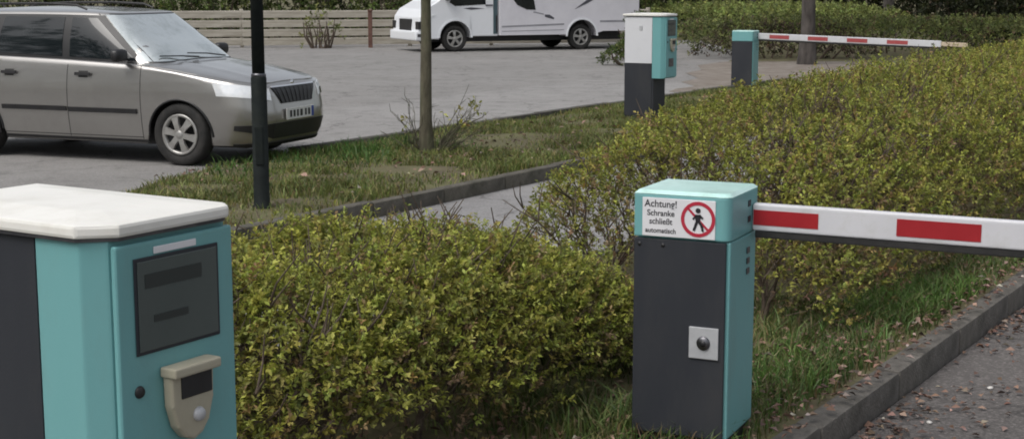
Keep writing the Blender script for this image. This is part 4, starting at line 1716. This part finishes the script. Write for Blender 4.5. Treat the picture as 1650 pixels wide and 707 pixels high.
    for k, (ya, wd) in enumerate(((.17, .045), (.105, .04), (.02, .05), (-.05, .04), (-.115, .045), (-.18, .045))):
        box('plate_mark', (px_ + .0102, ya - wd / 2, .448), (px_ + .0122, ya + wd / 2 - .008, .512), M['seam'], pl)

    # ---- flank details
    def flank(name, sgn, x0_, x1_, z0_, z1_, mat, off, parent=root, ni=16, nj=2, th=.008, slope=0.0):
        pp = []
        for i in range(ni + 1):
            row = []
            for j in range(nj + 1):
                x = lerp(x0_, x1_, i / ni)
                z = lerp(z0_, z1_, j / nj) + slope * (x - x0_)
                p = low_x(x, z)
                row.append(Vector((p.x, (p.y + off) * sgn, p.z)))
            pp.append(row)
        return link(name, grid_mesh(name, pp, thick=th, thick_dir=(0, sgn, 0)), mat, parent)

    for sgn in (1, -1):
        flank('side_moulding', sgn, -.05, .76, .485, .530, M['trim'], .014)
        flank('side_moulding', sgn, -.86, -.07, .490, .535, M['trim'], .014)
        flank('sill_trim', sgn, -.86, .86, .205, .235, M['trim'], .006)
        for xs_ in (.80, -.06, -.93):
            flank('door_gap', sgn, xs_, xs_ + .007, .24, .945, M['seam'], .0015, ni=1, nj=14, th=.003)
        flank('door_gap', sgn, -.86, .80, .255, .262, M['seam'], .0015, ni=14, nj=1, th=.003)
        # bright shoulder crease
        for xh in (.14, -.76):
            h0 = flank('door_handle', sgn, xh - .09, xh + .09, .842, .872, M['trim'], .030, ni=6, th=.014)
            flank('handle_cup', sgn, xh - .06, xh + .05, .822, .885, M['seam'], .003, h0, ni=4, th=.003)
        # arch lips
        for xa in (XA, XB):
            T = Tubes(6)
            pp = []
            for k in range(25):
                a = math.pi * k / 24
                x = xa + (RW + .004) * math.cos(a)
                z = max(.21, .285 + (RW + .004) * math.sin(a))
                p = low_x(x, z)
                pp.append((p.x, (p.y + .001) * sgn, z))
            T.add(pp, [.011] * 25)
            link('arch_lip', T.mesh('arch_lip'), M['trim'], root)
        # mirror
        bm = bmesh.new()
        bmesh.ops.create_uvsphere(bm, u_segments=16, v_segments=10, radius=1)
        for v in bm.verts:
            v.co = Vector([math.copysign(abs(q) ** .6, q) for q in v.co])
            v.co.x *= .065 if v.co.x > 0 else .03
            v.co.y *= .10
            v.co.z *= .062
        mo = link('mirror', bm_mesh(bm, 'mirror', True), M['trim'], root, loc=(.615, sgn * .885, 1.045))
        box('mirror_arm', (-.02, -.135, -.055), (.03, -.05, -.03), M['trim'], mo, .006) if sgn > 0 else box('mirror_arm', (-.02, .05, -.055), (.03, .135, -.03), M['trim'], mo, .006)
        # roof rail
        T = Tubes(6)
        pp = [Vector((x, sgn * .555, z_roof(x) + zz)) for x, zz in ((.02, .03), (-.1, .07), (-.5, .082), (-1.1, .08), (-1.5, .068), (-1.62, .03))]
        T.add(pp, [.010, .012, .013, .013, .012, .010])
        link('roof_rail', T.mesh('roof_rail'), M['trim'], root)
        # tail lamp
        pp = []
        for i in range(5):
            row = []
            for j in range(5):
                z = lerp(.68, .98, j / 4)
                p = low(-(1 - lerp(.80, .93, i / 4) ** N) ** (1 / N), lerp(.80, .93, i / 4), z)
                row.append(Vector((p.x - .006, sgn * (p.y + .003), z)))
            pp.append(row)
        link('tail_light', grid_mesh('tail_light', pp, thick=.004, thick_dir=(-1, 0, 0)), M['tail'], root)
    T = Tubes(6)
    T.add([(-1.45, 0, 1.47), (-1.62, 0, 1.60), (-1.72, 0, 1.68)], [.008, .005, .003])
    link('aerial', T.mesh('aerial'), M['trim'], root)
    for xa in (XA, XB):
        for sgn in (1, -1):
            make_wheel(root, xa, sgn * .715, .30, .19, sgn, 6)
    return root


car = build_car()
# nearside (right-hand) wheels face the camera: car's -y side
CAR_YAW = R(-22)
car.rotation_euler = (0, 0, CAR_YAW)
fwx, fwy = -3.27, 14.62
car.scale = (1.03, 1.03, 1.03)
# front wheel contact in local = (1.23, -.80)
car.location = (fwx - 1.03 * (1.23 * math.cos(CAR_YAW) + .80 * math.sin(CAR_YAW)), fwy - 1.03 * (1.23 * math.sin(CAR_YAW) - .80 * math.cos(CAR_YAW)), -0.03)

# ================================================================== MOTORHOME


def build_motorhome():
    root = empty('motorhome', (0, 0, 0), 0)
    props(root, 'white motorhome with dark decals parked in front of the board fence', 'motorhome')
    XF, XRr, r = 1.85, -1.85, .345
    # cab: side outline with wheel arch cut-out (x,z)
    arch = [(XF + .46 * math.cos(a), .36 + .46 * math.sin(a)) for a in [math.pi * k / 14 for k in range(15)]]   # front to rear
    cab = [(.62, .40), (.62, 2.30), (1.35, 2.30), (2.05, 1.62), (2.35, 1.32), (2.72, 1.12), (2.86, .92), (2.90, .55), (2.86, .34), (XF + .46, .34)] + arch + [(XF - .46, .40)]
    prism('cab', cab, -.98, .98, M['van_white'], root, bevel=.035, axis='y', seg=3)
    # living box
    arch2 = [(XRr + .47 * math.cos(a), .38 + .46 * math.sin(a)) for a in [math.pi * k / 14 for k in range(15)]]
    boxp = [(.60, .42), (.60, 2.75), (.30, 2.85), (-3.50, 2.85), (-3.62, 2.6), (-3.62, .62), (-3.55, .50), (-2.5, .50), (XRr - .47, .45)] + arch2[::-1] + [(XRr + .47, .42)]
    prism('living_box', boxp, -1.08, 1.08, M['van_lilac'], root, axis='y')
    prism('overcab', [(.62, 2.32), (.62, 2.76), (1.5, 2.62), (1.95, 2.36), (1.4, 2.315)], -1.06, 1.06, M['van_lilac'], root, bevel=.03, axis='y', seg=3)
    box('chassis', (-3.3, -.62, .25), (2.5, .62, .56), M['black'], root, .02)
    box('front_grille', (2.84, -.45, .55), (2.915, .45, .86), M['trim'], root, .02)
    box('front_bumper', (2.66, -1.0, .30), (2.99, 1.0, .56), M['van_white'], root, .06, 3)
    for sgn in (1, -1):
        y = sgn
        def slab(name, poly, y_in, y_out, mat, parent=root):
            a, b = sorted((sgn * y_in, sgn * y_out))
            return prism(name, poly, a, b, mat, parent, axis='y')
        # headlamps
        hl = slab('headlight', [(2.42, .98), (2.74, .93), (2.80, .80), (2.62, .84)], .80, .992, M['lamp'])
        slab('corner_grille', [(2.62, .60), (2.905, .60), (2.905, .80), (2.62, .80)], .78, 1.003, M['trim'])
        slab('fog_light', [(2.84, .40), (2.93, .40), (2.93, .48), (2.84, .48)], .86, 1.008, M['steel'])
        # arch liners
        for (xa, yo) in ((XF, .984), (XRr, 1.084)):
            ring = [(xa + .49 * math.cos(a), .37 + .49 * math.sin(a)) for a in [math.pi * k / 18 for k in range(19)]]
            inn = [(xa + .445 * math.cos(a), .37 + .445 * math.sin(a)) for a in [math.pi * (18 - k) / 18 for k in range(19)]]
            slab('arch_trim', ring + inn, yo - .02, yo + .012, M['van_white'])
            box('wheel_well', (xa - .44, min(sgn * .55, sgn * .66), .42), (xa + .44, max(sgn * .55, sgn * .66), .82), M['black'], root)
        # cab door and window
        slab('cab_window', [(.98, 1.24), (1.02, 1.95), (1.30, 1.95), (1.78, 1.62), (2.02, 1.30), (1.86, 1.20)], .975, .988, M['auto_glass'])
        slab('window_trim', [(1.02, 1.135), (1.40, 1.10), (1.62, 1.14), (1.40, 1.165)], .975, .986, M['van_decal'])
        slab('door_handle', [(.78, 1.20), (.98, 1.20), (.98, 1.235), (.78, 1.235)], .975, 1.003, M['van_decal'])
        # step between cab and box: dark post with teal edge
        slab('entry_post', [(.64, .46), (.76, .46), (.76, 2.2), (.64, 2.2)], .975, .990, M['van_teal'])
        slab('entry_post_edge', [(.645, .50), (.69, .50), (.69, .95), (.645, .95)], .9905, .996, M['black'])
        # living side: windows, decals, skirt lines
        slab('side_window', [(.28, 1.90), (.26, 1.42), (.10, 1.22), (-.18, 1.10), (-.44, 1.09), (-.28, 1.90)], 1.075, 1.090, M['auto_glass'])
        slab('side_window', [(-2.0, 1.55), (-3.1, 1.55), (-3.1, 2.1), (-2.0, 2.1)], 1.075, 1.090, M['auto_glass'])
        slab('decal', [(-.36, 1.02), (-.70, .955), (-.68, .985), (-.40, 1.045)], 1.075, 1.084, M['van_grey'])
        slab('decal', [(-.72, .90), (-.98, .83), (-1.0, .87), (-.86, .955), (-.72, .96)], 1.075, 1.085, M['van_decal'])
        slab('decal', [(-1.62, 1.10), (-2.02, 1.26), (-2.5, 1.52), (-2.2, 1.46), (-1.95, 1.32)], 1.075, 1.085, M['van_decal'])
        slab('skirt_line', [(.55, .63), (-1.30, .68), (-1.30, .72), (.55, .67)], 1.075, 1.085, M['van_grey'])
        slab('skirt_line', [(-2.40, .74), (-3.55, .74), (-3.55, .79), (-2.40, .79)], 1.075, 1.085, M['van_grey'])
        slab('skirt_line', [(.55, .52), (-1.30, .54), (-1.30, .555), (.55, .535)], 1.075, 1.085, M['van_grey'])
        slab('mirror', [(2.02, 1.35), (2.14, 1.35), (2.14, 1.7), (2.02, 1.7)], 1.0, 1.2, M['trim'])
        make_wheel(root, XF, sgn * .84, r, .21, sgn, 5)
        make_wheel(root, XRr, sgn * .90, r, .21, sgn, 5)
    # windscreen pane on the sloping front
    pp = [[Vector((lerp(2.03, 1.38, j / 4) + .03, lerp(-.86, .86, i / 6), lerp(1.66, 2.27, j / 4) + .03)) for j in range(5)] for i in range(7)]
    link('windscreen', grid_mesh('windscreen', pp, thick=.01, thick_dir=(.68, 0, .73)), M['auto_glass'], root)
    return root


mh = build_motorhome()
# heading: front wheel (-1.56,39.7), rear (1.92,41.3): camera sees its left flank (+y)
MY = math.atan2(39.72 - 41.28, -1.56 - 1.92)
mh.rotation_euler = (0, 0, MY)
cx_, cy_ = (-1.56 + 1.92) / 2, (39.72 + 41.28) / 2
mh.location = (cx_ - (-math.sin(MY) * .95), cy_ - math.cos(MY) * .95, -0.03)
